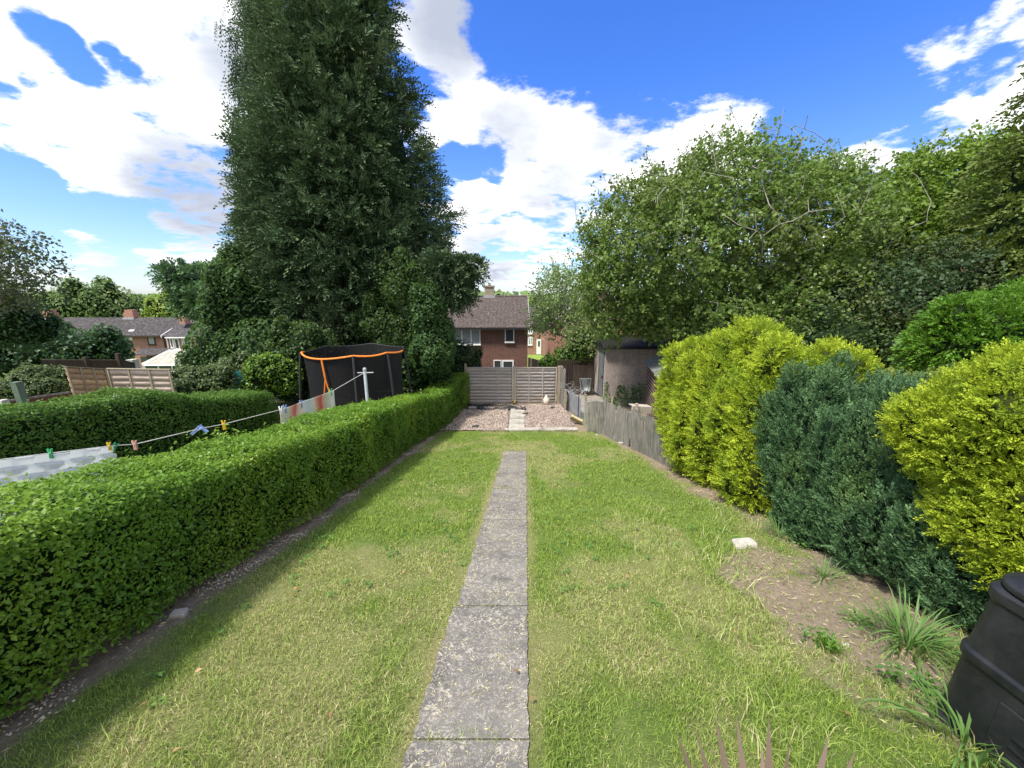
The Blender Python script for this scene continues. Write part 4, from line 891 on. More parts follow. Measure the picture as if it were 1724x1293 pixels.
# ------------------------------------------------------------------ grassy plants
def arching(name, label, cat, base, n, L, W, mat, lean=0.9, spread=0.06, stiff=False, root_parts=False, dirs=None, group=None, tiltrange=(0.25, 1.0)):
    base = np.array(base, float); S = 6; Vs = []; Fs = []; var = []
    for i in range(n):
        th = rng.uniform(0, 2 * np.pi) if dirs is None else dirs[i][0]; tl = rng.uniform(*tiltrange) if dirs is None else dirs[i][1]; l = L * rng.uniform(0.6, 1.15) if dirs is None else dirs[i][2]
        d = np.array([math.cos(th), math.sin(th), 0]); b = base + d * rng.uniform(0, spread); s = np.array([-d[1], d[0], 0]); k = len(Vs)
        p = b.copy(); a = tl * (0.5 if not stiff else 1.0); wv = rng.random()
        for j in range(S + 1):
            t = j / S; w = W * (math.sin(math.pi * min(1, 0.25 + t * 0.75)) if not stiff else (0.55 + 0.9 * t if t < .4 else (0.91 * (1 - t) / .6))) * 0.5 + 0.0004
            f = 0.25 * w
            Vs += [p - s * w + [0, 0, f], p, p + s * w + [0, 0, f]]; var += [wv] * 3
            if j < S:
                p = p + (d * math.sin(a) + np.array([0, 0, math.cos(a)])) * l / S
                a += (lean * 1.6 * tl / S) * (1.4 if not stiff else 0.1)
        for j in range(S):
            for q in (0, 1): Fs.append((k + j * 3 + q, k + j * 3 + q + 1, k + j * 3 + q + 4, k + j * 3 + q + 3))
    return tag(mk(name, np.array(Vs), np.array(Fs), MATS[mat], org=base, var=np.clip(var, 0, 1), smooth=True, extra={'dry': np.zeros(len(Vs))}), label, cat, group)
arching('grass_clump', 'large clump of long arching grass left of the compost bin', 'grass clump', G(2.78, 2.22), 170, 0.34, 0.009, 'long_grass', lean=1.2, spread=0.22)
arching('grass_clump', 'long grass blades leaning at the foot of the compost bin', 'grass clump', G(2.3, 1.5), 55, 0.34, 0.012, 'long_grass', lean=1.2, spread=0.16)
arching('grass_clump', 'small dark round grass tuft on the bare soil', 'grass clump', gnd(1395, 1095), 130, 0.10, 0.004, 'privet', lean=0.5, spread=0.05)
arching('grass_clump', 'flattened yellow-green leaf clump in the middle of the bare soil', 'grass clump', gnd(1445, 1045), 44, 0.20, 0.010, 'long_grass', lean=1.1, spread=0.06, tiltrange=(1.6, 2.4))
arching('grass_clump', 'thin grass tuft at the edge of soil below the golden conifer', 'grass clump', gnd(1310, 905), 60, 0.30, 0.006, 'long_grass', lean=1.2, spread=0.14)
arching('grass_clump', 'thin grey-green grass tuft in the upper part of the bare soil', 'grass clump', gnd(1385, 975), 60, 0.22, 0.006, 'long_grass', lean=1.2, spread=0.16)
dirs = []
for (px, py) in ((1148, 1232), (1175, 1226), (1213, 1212), (1243, 1207), (1295, 1207), (1396, 1236), (1130, 1262), (1340, 1262), (1432, 1270), (1450, 1290), (1265, 1272), (1190, 1265)):
    b = np.array([0.66, 0.62, float(gz(0, .6)) + 0.32]); t = at(px, py, 0.62 + (0.22 if py < 1240 else 0.06)); v = t - b; hx = math.hypot(v[0], v[1])
    dirs.append((math.atan2(v[1], v[0]), math.atan2(hx, v[2]), float(np.linalg.norm(v))))
for k in range(22): dirs.append((rng.uniform(0, 6.28), rng.uniform(0.5, 1.3), rng.uniform(0.3, 0.5)))
cr = empty('cordyline_plant', G(0.66, 0.62), 'spiky purple-brown cordyline, only its leaf tips rising at the bottom edge', 'plant')
lf = arching('leaves', None, None, (0.66, 0.62, float(gz(0, .6)) + 0.32), len(dirs), 0.5, 0.062, 'cordyline', lean=0.2, stiff=True, dirs=dirs, spread=0.02)
lf.parent = cr; lf.location = (0, 0, 0.32)
mb = MB(); mb.tube([G(0.66, 0.62, -.03), G(0.66, 0.62, 0.34)], [0.03, 0.025], 8); mb.build('stem', MATS['bark'], cr)
def leafy_weed(label, x, y, h, n=60, mat='weed', group=None):
    g = G(x, y); root = empty('tall_weed', g, label, 'weed', group); mb = MB(); P = []; Nn = []
    for k in range(4):
        a = rng.uniform(0, 6.28); tip = g + [0.16 * math.cos(a), 0.16 * math.sin(a), h * rng.uniform(0.7, 1)]; mb.tube([g, (g + tip) / 2 + [0, 0, .03], tip], [0.008, 0.006, 0.003], 5)
        for j in range(n // 4):
            t = rng.uniform(0.05, 1); q = g + (tip - g) * t; b = rng.uniform(0, 6.28); rr = 0.16 * (1.15 - t); P.append(q + [rr * math.cos(b), rr * math.sin(b), 0]); Nn.append((0.5 * math.cos(b), 0.5 * math.sin(b), 1))
    mb.build('stems', MATS['weed'], root); P = np.array(P); Nn = nrm(np.array(Nn)); V, F = leaf_quads(P, Nn, 0.15 * rng.uniform(.6, 1.2, len(P)), 0.45, 0.45, 0.2)
    mk('leaves', V, F, MATS[mat], root, np.repeat(rng.random(len(P)), 4))
gw = 'tall weeds growing against the garage wall'
for i, (px, py, hh) in enumerate(((1022, 678, 1.0), (1040, 672, 0.85), (1052, 684, 0.95), (1066, 680, 1.0), (1078, 676, 0.9), (1034, 688, .6))):
    p = gnd(px, py); lb = ['tall weed nearest the grey garage door', 'weed just right of the one nearest the garage door', 'leafy weed in the middle of the row by the pebbledash wall', 'broad weed second from the brown shed', 'weed closest to the brown lapped shed', 'short weed in front of the others, behind the board fence'][i]
    leafy_weed(lb, p[0], p[1], hh, 110, group=gw)
gs = 'small weeds on the bare soil'
for (px, py, lb) in ((1352, 922, 'little upright weed beneath the first cypress'), (1500, 1150, 'low dark green weed near the foot of the compost bin'), (1560, 1165, 'broad-leaved weed beside the compost bin'), (1385, 1085, 'pale weed leaves next to the round grass tuft')):
    p = gnd(px, py); n = 40; P = p + np.c_[rng.normal(0, .05, n), rng.normal(0, .05, n), rng.uniform(0.01, .09, n)]; V, F = leaf_quads(P, np.tile([0, 0, 1.], (n, 1)), 0.045, .55, .4, .3)
    rt = empty('small_weed', p, lb, 'weed', gs); mk('leaves', V, F, MATS['weed'], rt, np.repeat(rng.random(n), 4)); mb = MB(); mb.tube([p - [0, 0, .01], p + [.01, 0, .08]], .004, 5); mb.build('stem', MATS['weed'], rt)
# ------------------------------------------------------------------ building materials
brickmat('brick_red', (0.17, 0.062, 0.042), (0.10, 0.042, 0.034), (0.27, 0.24, 0.21))
brickmat('brick_orange', (0.36, 0.17, 0.11), (0.27, 0.12, 0.08), (0.40, 0.35, 0.30))
brickmat('brick_pink', (0.38, 0.16, 0.11), (0.28, 0.12, 0.08), (0.42, 0.36, 0.31))
brickmat('brick_buff', (0.32, 0.27, 0.19), (0.22, 0.18, 0.13), (0.36, 0.33, 0.28))
surf('roof_tile', (0.050, 0.038, 0.037), (0.092, 0.072, 0.068), 5, (0.19, 0.175, 0.165), 9, rough=0.85, bmp=0.4)
surf('roof_dark', (0.028, 0.026, 0.030), (0.058, 0.053, 0.058), 4, (0.16, 0.15, 0.14), 5, rough=0.85, bmp=0.3)
plain('upvc', (0.78, 0.79, 0.80), 0.35, 0.5, var=.04)
plain('brown_frame', (0.05, 0.025, 0.018), 0.5)
plain('black_plastic', (0.018, 0.018, 0.02), 0.45, 0.5)
plain('lead', (0.33, 0.34, 0.36), 0.6)
m, T = newmat('glass'); finish(T, princ(T, (0.045, 0.055, 0.06), 0.06, 0.8))
m, T = newmat('curtain_glass'); o = obj(T)
wv = T.n('ShaderNodeTexWave'); T.l(o, wv.inputs['Vector']); wv.inputs['Scale'].default_value = 9; wv.inputs['Distortion'].default_value = 1.5
finish(T, princ(T, T.mix(wv.outputs['Fac'], (0.22, 0.25, 0.27), (0.38, 0.42, 0.43)), 0.12, 0.7))
woodmat('wood_grey', (0.08, 0.074, 0.066), (0.36, 0.34, 0.31), (0.075, 0.085, 0.06), (26, 26, 1.4))
woodmat('wood_grey_h', (0.31, 0.285, 0.275), (0.52, 0.485, 0.47), (0.44, 0.35, 0.25), (1.4, 26, 26), amt=0.6)
woodmat('wood_pale_h', (0.46, 0.36, 0.31), (0.64, 0.53, 0.47), (0.36, 0.28, 0.24), (1.2, 24, 24))
woodmat('wood_warm_h', (0.42, 0.27, 0.16), (0.64, 0.45, 0.30), (0.26, 0.16, 0.10), (1.2, 24, 24))
woodmat('wood_post', (0.24, 0.20, 0.14), (0.40, 0.34, 0.25), (0.2, 0.21, 0.14), (30, 30, 1.4))
woodmat('wood_red', (0.085, 0.035, 0.025), (0.16, 0.07, 0.05), None, (18, 18, 1.2))
woodmat('wood_dark', (0.03, 0.022, 0.018), (0.075, 0.058, 0.048), None, (18, 18, 1.2))
woodmat('wood_brown_h', (0.05, 0.028, 0.022), (0.10, 0.058, 0.045), None, (1.3, 1.3, 22))
woodmat('wood_bare', (0.27, 0.24, 0.19), (0.44, 0.40, 0.33), None, (2, 2, 20))
surf('concrete', (0.36, 0.35, 0.32), (0.52, 0.50, 0.46), 8, (0.24, 0.25, 0.2), 3, rough=0.9, bmp=0.5)
surf('green_paint', (0.07, 0.11, 0.075), (0.12, 0.16, 0.12), 6, rough=0.7)
surf('teal', (0.01, 0.085, 0.09), (0.02, 0.14, 0.14), 4, rough=0.5)
m, T = newmat('pebbledash'); o = obj(T)
vo = T.n('ShaderNodeTexVoronoi'); T.l(o, vo.inputs['Vector']); vo.inputs['Scale'].default_value = 38
c = T.mix(vo.outputs['Color'], (0.24, 0.19, 0.17), (0.60, 0.53, 0.50)); c = T.mix(T.m('MULTIPLY', T.mr(T.noise(mapv(T, o, (1, 1, .35)), 2, 5, .7), .45, .75), 0.5), c, (0.16, 0.13, 0.11))
finish(T, princ(T, c, 0.92, 0.2, 0, bump(T, vo.outputs['Distance'], -0.8, 0.02)))
surf('grey_steel', (0.16, 0.19, 0.21), (0.26, 0.30, 0.32), 3, (0.12, 0.10, 0.08), 6, rough=0.45, spec=0.6, metal=0.3, bmp=0.1)
surf('galvanised', (0.42, 0.47, 0.48), (0.62, 0.66, 0.66), 9, (0.3, 0.3, 0.28), 4, rough=0.4, metal=0.6, bmp=0.1)
surf('tar', (0.010, 0.010, 0.010), (0.028, 0.027, 0.026), 8, rough=.95, spec=.1)
surf('felt', (0.10, 0.11, 0.11), (0.20, 0.21, 0.21), 14, (0.06, 0.08, 0.05), 3, rough=0.95, bmp=0.6, bs=120)

for nm_ in ('wood_grey_h', 'wood_pale_h', 'wood_warm_h'):
    m = MATS[nm_].copy(); m.name = nm_ + '_slat'; MATS[nm_ + '_slat'] = m; T = NT(m.node_tree)
    pb_ = [n for n in m.node_tree.nodes if n.type == 'BSDF_PRINCIPLED'][0]; src = pb_.inputs['Base Color'].links[0].from_socket
    f = T.mr(T.n('ShaderNodeAttribute', attribute_name='var').outputs['Fac'], 0, 1, 0.78, 1.2); T.l(T.vm('SCALE', src, scale=f), pb_.inputs['Base Color'])
def part(mb, name, mat, parent, **k): return mb.build(name, MATS[mat], parent, **k)
def window(parent, x0, x1, z0, z1, y, lights, frame='upvc', glass='glass', fw=0.06, sill=True, yaw=0.0):
    """window on a wall facing -Y at depth y"""
    mb = MB(); d = 0.07
    mb.box2((x0, y - d, z0), (x0 + fw, y, z1)); mb.box2((x1 - fw, y - d, z0), (x1, y, z1))
    mb.box2((x0 + fw, y - d, z0), (x1 - fw, y, z0 + fw)); mb.box2((x0 + fw, y - d, z1 - fw), (x1 - fw, y, z1))
    wd = (x1 - x0) / lights
    for i in range(1, lights): mb.box2((x0 + wd * i - fw * .6, y - d + .004, z0 + fw), (x0 + wd * i + fw * .6, y - .004, z1 - fw))
    if sill: mb.box2((x0 - 0.04, y - d - .06, z0 - 0.05), (x1 + 0.04, y - .004, z0 - 0.002))
    w = part(mb, 'window', frame, parent)
    for i in range(lights):
        a = x0 + wd * i + fw * .6; b = x0 + wd * (i + 1) - fw * .6; g = MB(); g.box2((a, y - 0.03, z0 + fw), (b, y - 0.012, z1 - fw)); o = g.build('pane', MATS[glass], w)
    return w
# ------------------------------------------------------------------ brick house at the end of the garden
HY = 28.0
def X_(px, Y, py=560): return float(at(px, py, Y)[0])
def Z_(py, Y): return float(at(862, py, Y)[2])
hx1 = X_(888.5, HY); hx0 = -6.6; ez = Z_(549, HY); rzh = Z_(500, HY + 4.1); gz0 = float(gz(0, HY + 1)) - 0.3
hs = empty('brick_house', (-2.5, HY, gz0), 'dark red brick house with brown tiled roof beyond the end fence', 'house')
mb = MB(); y0, y1 = HY, HY + 8.2; ym = HY + 4.1
mb.add([(hx0, y0, gz0), (hx1, y0, gz0), (hx1, y1, gz0), (hx0, y1, gz0), (hx0, y0, ez), (hx1, y0, ez), (hx1, y1, ez), (hx0, y1, ez), (hx1, ym, rzh - .08), (hx0, ym, rzh - .08)],
       [(0, 1, 5, 4), (1, 2, 6, 8, 5), (2, 3, 7, 6), (3, 0, 4, 9, 7)]); part(mb, 'wall', 'brick_red', hs)
# interlocking tile roof (real relief)
def tile_roof(parent, x0, x1, ya, za, yb, zb, mat='roof_tile', tw=0.30, rows=14, name='roof', th=0.05, sub=6):
    n = int((x1 - x0) / tw) * sub; xs = np.linspace(x0, x1, n + 1); V = []; 
    for r in range(rows):
        for e in (0, 1):
            t = (r + e) / rows
            for xx in xs:
                ph = ((xx - x0) / tw) % 1; w = 0.045 * abs(math.sin(math.pi * ph)) ** 0.7
                V.append((xx, ya + (yb - ya) * t, za + (zb - za) * t + w + (0.045 if e == 0 else 0.0)))
    k = len(xs); F = []
    for r in range(2 * rows - 1):
        for i in range(k - 1): F.append((r * k + i, r * k + i + 1, (r + 1) * k + i + 1, (r + 1) * k + i))
    # underside
    b = len(V); V += [(x0, ya, za - th), (x1, ya, za - th), (x1, yb, zb - th), (x0, yb, zb - th)]; F.append((b, b + 3, b + 2, b + 1))
    for (i, j, c, d) in ((0, 2 * rows * k - k, b, b + 3), (k - 1, 2 * rows * k - 1, b + 1, b + 2)): F.append((i, j, d, c))
    F.append((0, b, b + 1, k - 1))
    return mk(name, np.array(V), [np.array(F)], MATS[mat], parent)
rf = tile_roof(hs, hx0 - .15, hx1 + 0.12, y0 - 0.32, ez - 0.1, ym, rzh)
tile_roof(hs, hx0 - .15, hx1 + 0.12, y1 + 0.32, ez - 0.1, ym, rzh, rows=5, sub=2)
mb = MB(); mb.tube([(hx0 - .15, ym, rzh + .03), (hx1 + .12, ym, rzh + .03)], 0.11, 8); part(mb, 'ridge_tiles', 'roof_tile', hs)
mb = MB(); mb.box2((hx0 - .1, y0 - 0.43, ez - 0.20), (hx1 + .14, y0 - 0.33, ez - 0.10)); part(mb, 'gutter', 'black_plastic', hs)
mb = MB(); mb.box2((hx0, y0 - 0.325, ez - 0.22), (hx1 + .06, y0 - 0.003, ez - 0.155)); part(mb, 'soffit', 'upvc', hs)
# bargeboard
mb = MB(); mb.plate([(hx1 + .125, y0 - .3, ez - .28), (hx1 + .125, ym, rzh - .2), (hx1 + .125, ym, rzh + .02), (hx1 + .125, y0 - .3, ez - .07)], (0.025, 0, 0)); part(mb, 'bargeboard', 'upvc', hs)
window(hs, X_(762, HY), X_(808.7, HY), Z_(580, HY), Z_(553, HY), HY, 3, glass='curtain_glass')
window(hs, X_(850, HY), X_(865.7, HY), Z_(576, HY), Z_(553, HY), HY, 1)
window(hs, X_(830.5, HY), X_(844, HY), Z_(622, HY), Z_(606, HY), HY, 1)
mb = MB(); dx0, dx1 = X_(845, HY), X_(865, HY); mb.box2((dx0, HY - .06, gz0 + .3), (dx0 + .1, HY - .002, Z_(606, HY))); mb.box2((dx1 - .1, HY - .06, gz0 + .3), (dx1, HY - .002, Z_(606, HY))); mb.box2((dx0 + .1, HY - .06, Z_(606, HY) - .12), (dx1 - .1, HY - .002, Z_(606, HY))); mb.box2((dx0 + .1, HY - .055, gz0 + .3), (dx1 - .1, HY - .002, Z_(606, HY) - 1.3))
dr_ = part(mb, 'door', 'upvc', hs); mb = MB(); mb.box2((dx0 + .1, HY - .03, Z_(606, HY) - 1.3), (dx1 - .1, HY - .01, Z_(606, HY) - .12)); part(mb, 'pane', 'glass', dr_)
cy = ym + 0.15; ca, cb_ = X_(816.5, cy, 490), X_(832, cy, 490); ct = Z_(481, cy)
mb = MB(); mb.box2((ca, cy - .32, rzh - .5), (cb_, cy + .32, ct - .12)); ch = part(mb, 'chimney', 'brick_buff', hs)
mb = MB(); mb.box2((ca - .05, cy - .37, ct - .118), (cb_ + .05, cy + .37, ct)); part(mb, 'coping', 'brick_buff', ch)
mb = MB(); mb.lathe([(.11, 0), (.13, .05), (.10, .09), (.10, .17), (.12, .2)], ((ca + cb_) / 2, cy, ct - .01), 12); part(mb, 'chimney_pot', 'brick_orange', ch)
mb = MB(); mb.box2((ca - .1, cy - .45, rzh - .12), (cb_ + .1, cy - .325, rzh + .13)); part(mb, 'flashing', 'lead', ch)
pz = at(823, 531, HY + 1.3); mb = MB(); mb.tube([pz - [0, 0, .35], pz + [0, 0, .22]], 0.05, 8); mb.box(pz + [0, -.05, -.32], (.45, .35, .07)); part(mb, 'vent_pipe', 'lead', hs)
# tv aerials
def aerial(base, h, parent, L=0.9, yaw=0.0):
    mb = MB(); b = np.array(base); mb.tube([b, b + [0, 0, h]], 0.014, 5); d = rotz(yaw) @ np.array([1, 0, 0]); s = rotz(yaw) @ np.array([0, 1, 0])
    mb.tube([b + [0, 0, h * .93] - d * L * .4, b + [0, 0, h * .93] + d * L * .6], 0.010, 5)
    for k in range(7): q = b + [0, 0, h * .93] + d * L * (-.35 + k * .15); mb.tube([q - s * .18, q + s * .18], 0.006, 4)
    return part(mb, 'aerial', 'galvanised', parent)
aerial((ca - .08, cy, ct - .7), 1.45, hs, 1.0, 0.2); aerial((X_(866, ym, 490), ym, rzh), 0.75, hs, 0.5, 1.2)
# ------------------------------------------------------------------ pink brick house behind the tree, and far house with white door
Yp = 31.0; xa, xb_ = X_(930, Yp), X_(1075, Yp); ap = at(985, 478, Yp); el = at(931, 541, Yp)
hp = empty('brick_house', (xa + 2.5, Yp, float(gz(0, Yp)) - .3), 'pinkish brick gable end with white bargeboard half hidden by the pale tree', 'house'); g0 = float(gz(0, Yp)) - .3
mx_ = (xa + xb_) / 2; rp = el[2] + (mx_ - xa) * 0.85
mb = MB(); mb.plate([(xa, Yp, g0), (xb_, Yp, g0), (xb_, Yp, el[2]), (mx_, Yp, rp), (xa, Yp, el[2])], (0, 8, 0)); part(mb, 'wall', 'brick_pink', hp)
for s, xe in ((1, xa), (-1, xb_)):
    e0 = np.array([xe - s * .3, Yp - .25, el[2] - .26]); t0 = np.array([mx_, Yp - .25, rp]); 
    mb = MB(); mb.plate([e0, t0, t0 + [0, 0, .14], e0 + [0, 0, .14]], (0, 8.5, 0)); part(mb, 'roof', 'roof_tile', hp)
    mb = MB(); mb.plate([e0 - [0, .03, .12], t0 - [0, .03, .12], t0 + [0, -.03, .12], e0 + [0, -.03, .12]], (0, .027, 0)); part(mb, 'bargeboard', 'upvc', hp)
Yf = 52.0; hf_ = empty('brick_house', at(905, 596, Yf), 'distant orange brick house with a white door seen past the pale tree', 'house'); gf0 = float(gz(0, Yf)) - .3
gy = Z_(597, Yf)
xa, xb_ = X_(868, Yf), X_(927, Yf); zt = Z_(545, Yf)
mb = MB(); mb.box2((xa, Yf, gf0 - 1), (xb_, Yf + 7, zt)); part(mb, 'wall', 'brick_orange', hf_)
mb = MB(); mb.plate([(xa - .3, Yf - .4, zt - .1), (xb_ + .3, Yf - .4, zt - .1), (xb_ + .3, Yf + 3.6, zt + 2.2), (xa - .3, Yf + 3.6, zt + 2.2)], (0, 0, .12)); mb.plate([(xa - .3, Yf + 7.4, zt - .1), (xb_ + .3, Yf + 7.4, zt - .1), (xb_ + .3, Yf + 3.6, zt + 2.2), (xa - .3, Yf + 3.6, zt + 2.2)], (0, 0, .12)); part(mb, 'roof', 'roof_tile', hf_)
window(hf_, X_(889, Yf), X_(896.5, Yf), Z_(581, Yf), Z_(567, Yf), Yf, 2, fw=.12); window(hf_, X_(889, Yf), X_(897, Yf), Z_(562, Yf), Z_(552, Yf), Yf, 2, fw=.12)
mb = MB(); mb.box2((X_(903.5, Yf), Yf - .1, gy + .05), (X_(911.5, Yf), Yf - .003, Z_(571, Yf))); d_ = part(mb, 'door', 'upvc', hf_)
mb = MB(); mb.box2((X_(906, Yf), Yf - .12, Z_(583, Yf)), (X_(909, Yf), Yf - .1, Z_(574, Yf))); part(mb, 'pane', 'glass', d_)
mb = MB(); mb.box2((X_(912.5, Yf), Yf - .5, gy), (X_(917, Yf), Yf - .003, Z_(570, Yf))); part(mb, 'porch_wall', 'brick_orange', hf_)
# grassy bank in front of it, as a raised lawn sheet
surf('lawn_far', (0.11, 0.19, 0.03), (0.19, 0.27, 0.05), 1.5, rough=.95, bmp=0)
V = []; nx, ny = 14, 14
for j in range(ny):
    for i in range(nx):
        xx = -3 + 20 * i / (nx - 1); yy = 33 + 19.2 * j / (ny - 1); t = j / (ny - 1); zz = float(gz(xx, yy)) * (1 - t) + gy * t
        e = min(1, min(i, nx - 1 - i) / 1.5); V.append((xx, yy, float(gz(xx, yy)) - .05 + (zz - float(gz(xx, yy)) + .05) * e))
i = np.arange(nx * ny).reshape(ny, nx); F = np.stack([i[:-1, :-1], i[:-1, 1:], i[1:, 1:], i[1:, :-1]], -1).reshape(-1, 4)
tag(mk('lawn_bank', np.array(V), F, MATS['lawn_far'], org=(0, 0, 0), smooth=True), kind='structure')
# ------------------------------------------------------------------ terraced houses on the left
Yt = 45.0; ta, tb = X_(52, Yt), X_(272, Yt); te = Z_(563.5, Yt); tr_ = Z_(535, Yt + 4); tg = float(gz(0, Yt)) - .5
th = empty('terraced_house', ((ta + tb) / 2, Yt, tg), 'long terraced brick house with dark roof and two chimneys at the left', 'house')
mb = MB(); mb.add([(ta, Yt, tg), (tb, Yt, tg), (tb, Yt + 8, tg), (ta, Yt + 8, tg), (ta, Yt, te), (tb, Yt, te), (tb, Yt + 8, te), (ta, Yt + 8, te), (tb, Yt + 4, tr_ - .1), (ta, Yt + 4, tr_ - .1)], [(0, 1, 5, 4), (1, 2, 6, 8, 5), (2, 3, 7, 6), (3, 0, 4, 9, 7)]); part(mb, 'wall', 'brick_orange', th)
tile_roof(th, ta - .2, tb + .15, Yt - .4, te - .1, Yt + 4, tr_, 'roof_dark', 0.34, 12, sub=4); tile_roof(th, ta - .2, tb + .15, Yt + 8.4, te - .1, Yt + 4, tr_, 'roof_dark', 0.34, 3, sub=1)
mb = MB(); mb.box2((ta, Yt - .5, te - .24), (tb + .1, Yt - .003, te - .12)); part(mb, 'gutter', 'brown_frame', th)
mb = MB(); mb.plate([(tb + .16, Yt - .4, te - .3), (tb + .16, Yt + 4, tr_ - .2), (tb + .16, Yt + 4, tr_ + .05), (tb + .16, Yt - .4, te - .05)], (.08, 0, 0)); part(mb, 'bargeboard', 'upvc', th)
window(th, X_(176, Yt), X_(213, Yt), Z_(584, Yt), Z_(567.5, Yt), Yt, 3, 'brown_frame', 'curtain_glass', fw=.11); window(th, X_(246, Yt), X_(259, Yt), Z_(580.5, Yt), Z_(566.5, Yt), Yt, 1, 'brown_frame', 'curtain_glass', fw=.11)
mb = MB(); mb.box2((X_(217, Yt), Yt - .12, Z_(572, Yt)), (X_(222, Yt), Yt - .003, Z_(568, Yt))); part(mb, 'alarm_box', 'upvc', th)
mb = MB(); a_, b_ = X_(219, Yt - 1), X_(283, Yt - 1); zc_ = Z_(591, Yt - 1.3); mb.plate([(a_, Yt - 1.3, zc_ - .5), (b_, Yt - 1.3, zc_ - .5), (b_, Yt - .003, zc_ + .1), (a_, Yt - .003, zc_ + .1)], (0, 0, .1)); part(mb, 'porch_roof', 'roof_dark', th)
mb = MB(); mb.box2((X_(228, Yt), Yt - .08, tg + .3), (X_(248, Yt), Yt - .003, Z_(600, Yt))); part(mb, 'patio_door', 'glass', th)
for px in (84, 220):
    cx_ = X_(px, Yt + 4, 525); mb = MB(); mb.box2((cx_ - .62, Yt + 3.6, tr_ - .5), (cx_ + .62, Yt + 4.4, tr_ + .65)); mb.box2((cx_ - .5, Yt + 3.7, tr_ + .652), (cx_ + .5, Yt + 4.3, tr_ + 1.0)); c_ = part(mb, 'chimney', 'brick_pink', th)
    mb = MB(); mb.box2((cx_ - .7, Yt + 3.45, tr_ - .22), (cx_ + .7, Yt + 3.59, tr_ + .02)); part(mb, 'flashing', 'lead', c_)
p = at(222, 558.5, Yt + .6); mb = MB(); mb.box(p + [0, 0, .1], (.55, .3, .12), rotx(.5)); part(mb, 'roof_vent', 'upvc', th)
# neighbouring semi with hipped roof
Y2 = 43.0; sa, sb = X_(286, Y2), X_(372, Y2); se = Z_(567, Y2); s2 = Z_(540, Y2 + 3.5)
h2 = empty('brick_house', ((sa + sb) / 2, Y2, tg), 'brick house right of the terrace, white downpipe and white windows', 'house')
mb = MB(); mb.box2((sa, Y2, tg), (sb, Y2 + 7, se)); part(mb, 'wall', 'brick_pink', h2)
mb = MB(); mb.add([(sa - .3, Y2 - .3, se), (sb + .3, Y2 - .3, se), (sb + .3, Y2 + 7.3, se), (sa - .3, Y2 + 7.3, se), (sa + 2.2, Y2 + 3.5, s2), (sb - 1, Y2 + 3.5, s2)], [(0, 1, 5, 4), (1, 2, 5), (2, 3, 4, 5), (3, 0, 4), (3, 2, 1, 0)]); part(mb, 'roof', 'roof_dark', h2)
mb = MB(); mb.box2((sa - .32, Y2 - .42, se - .12), (sb + .3, Y2 - .31, se - .001)); mb.tube([(sa + .25, Y2 - .1, se - .1), (sa + .25, Y2 - .1, tg + .2)], .07, 6); part(mb, 'downpipe', 'upvc', h2)
window(h2, X_(291, Y2), X_(299, Y2), Z_(588, Y2), Z_(570, Y2), Y2, 1, fw=.1); window(h2, X_(313, Y2), X_(319, Y2), Z_(585, Y2), Z_(568, Y2), Y2, 1, fw=.1)
window(h2, X_(304, Y2), X_(308, Y2), Z_(580, Y2), Z_(570, Y2), Y2, 1, fw=.08)
cx_ = X_(312, Y2 + 3.5, 545); mb = MB(); mb.box2((cx_ - .35, Y2 + 3.1, s2 - .4), (cx_ + .35, Y2 + 3.9, s2 + .7)); part(mb, 'chimney', 'brick_pink', h2)
# link building between
mb = MB(); lk = empty('link_building', ((tb + sa) / 2, Y2 + 3, tg), 'narrow dark-roofed link between the terrace and the next brick house', 'building')
mb.box2((tb + .3, Y2 + 2, tg), (sa - .02, Y2 + 7, se - .2)); part(mb, 'wall', 'brick_orange', lk)
mb = MB(); mb.plate([(tb + .26, Y2 + 1.7, se - .19), (sa + .6, Y2 + 1.7, se - .19), (sa + .6, Y2 + 5, se + 1.5), (tb + .26, Y2 + 5, se + 1.5)], (0, 0, .1)); part(mb, 'roof', 'roof_dark', lk)
mb = MB(); mb.tube([(tb + .55, Y2 + 1.9, se - .3), (tb + .55, Y2 + 1.9, tg)], .07, 6); part(mb, 'downpipe', 'upvc', lk)
window(lk, tb + .8, sa - .05, se - 1.5, se - .35, Y2 + 2, 1, fw=.08)
# conservatory
surf('polycarbonate', (0.27, 0.26, 0.20), (0.38, 0.37, 0.29), 3, rough=.4, bmp=0)
Yc = 34.0; cons = empty('conservatory', at(285, 640, Yc), 'white conservatory with pale hipped roof in front of the brick houses', 'conservatory')
A0 = at(240, 612, Yc); A1 = at(328, 612, Yc - .3); zb = A0[2]; zr = Z_(590.5, Yc + 1.2); x0, x1 = A0[0], A1[0]
rd0 = (X_(282, Yc + 1.4, 591), Yc + 1.5, zr); rd1 = (X_(318, Yc + 1.4, 591), Yc + 1.5, zr)
mb = MB(); mb.add([(x0, Yc, zb), (x0 + 1.0, Yc - .9, zb), (x1 - .3, Yc - .9, zb), (x1 + .3, Yc, zb), (x1 + .3, Yc + 3, zb), (x0, Yc + 3, zb), rd0, rd1], [(0, 1, 6), (1, 2, 7, 6), (2, 3, 7), (3, 4, 7), (4, 5, 6, 7), (5, 0, 6)]); part(mb, 'roof', 'polycarbonate', cons)
mb = MB(); ring = [(x0, Yc), (x0 + 1.0, Yc - .9), (x1 - .3, Yc - .9), (x1 + .3, Yc), (x1 + .3, Yc + 3), (x0, Yc + 3), (x0, Yc)]
for a, b in zip(ring[:-1], ring[1:]): mb.tube([(*a, zb), (*b, zb)], .07, 5); mb.tube([(*a, zb - .55), (*b, zb - .55)], .04, 5)
for a in ring[:-1]: mb.tube([(*a, zb), (*a, zb - 2.3)], .06, 5); mb.tube([(*a, zb + .02), rd0 if a[0] < (x0 + x1) / 2 else rd1], .035, 5)
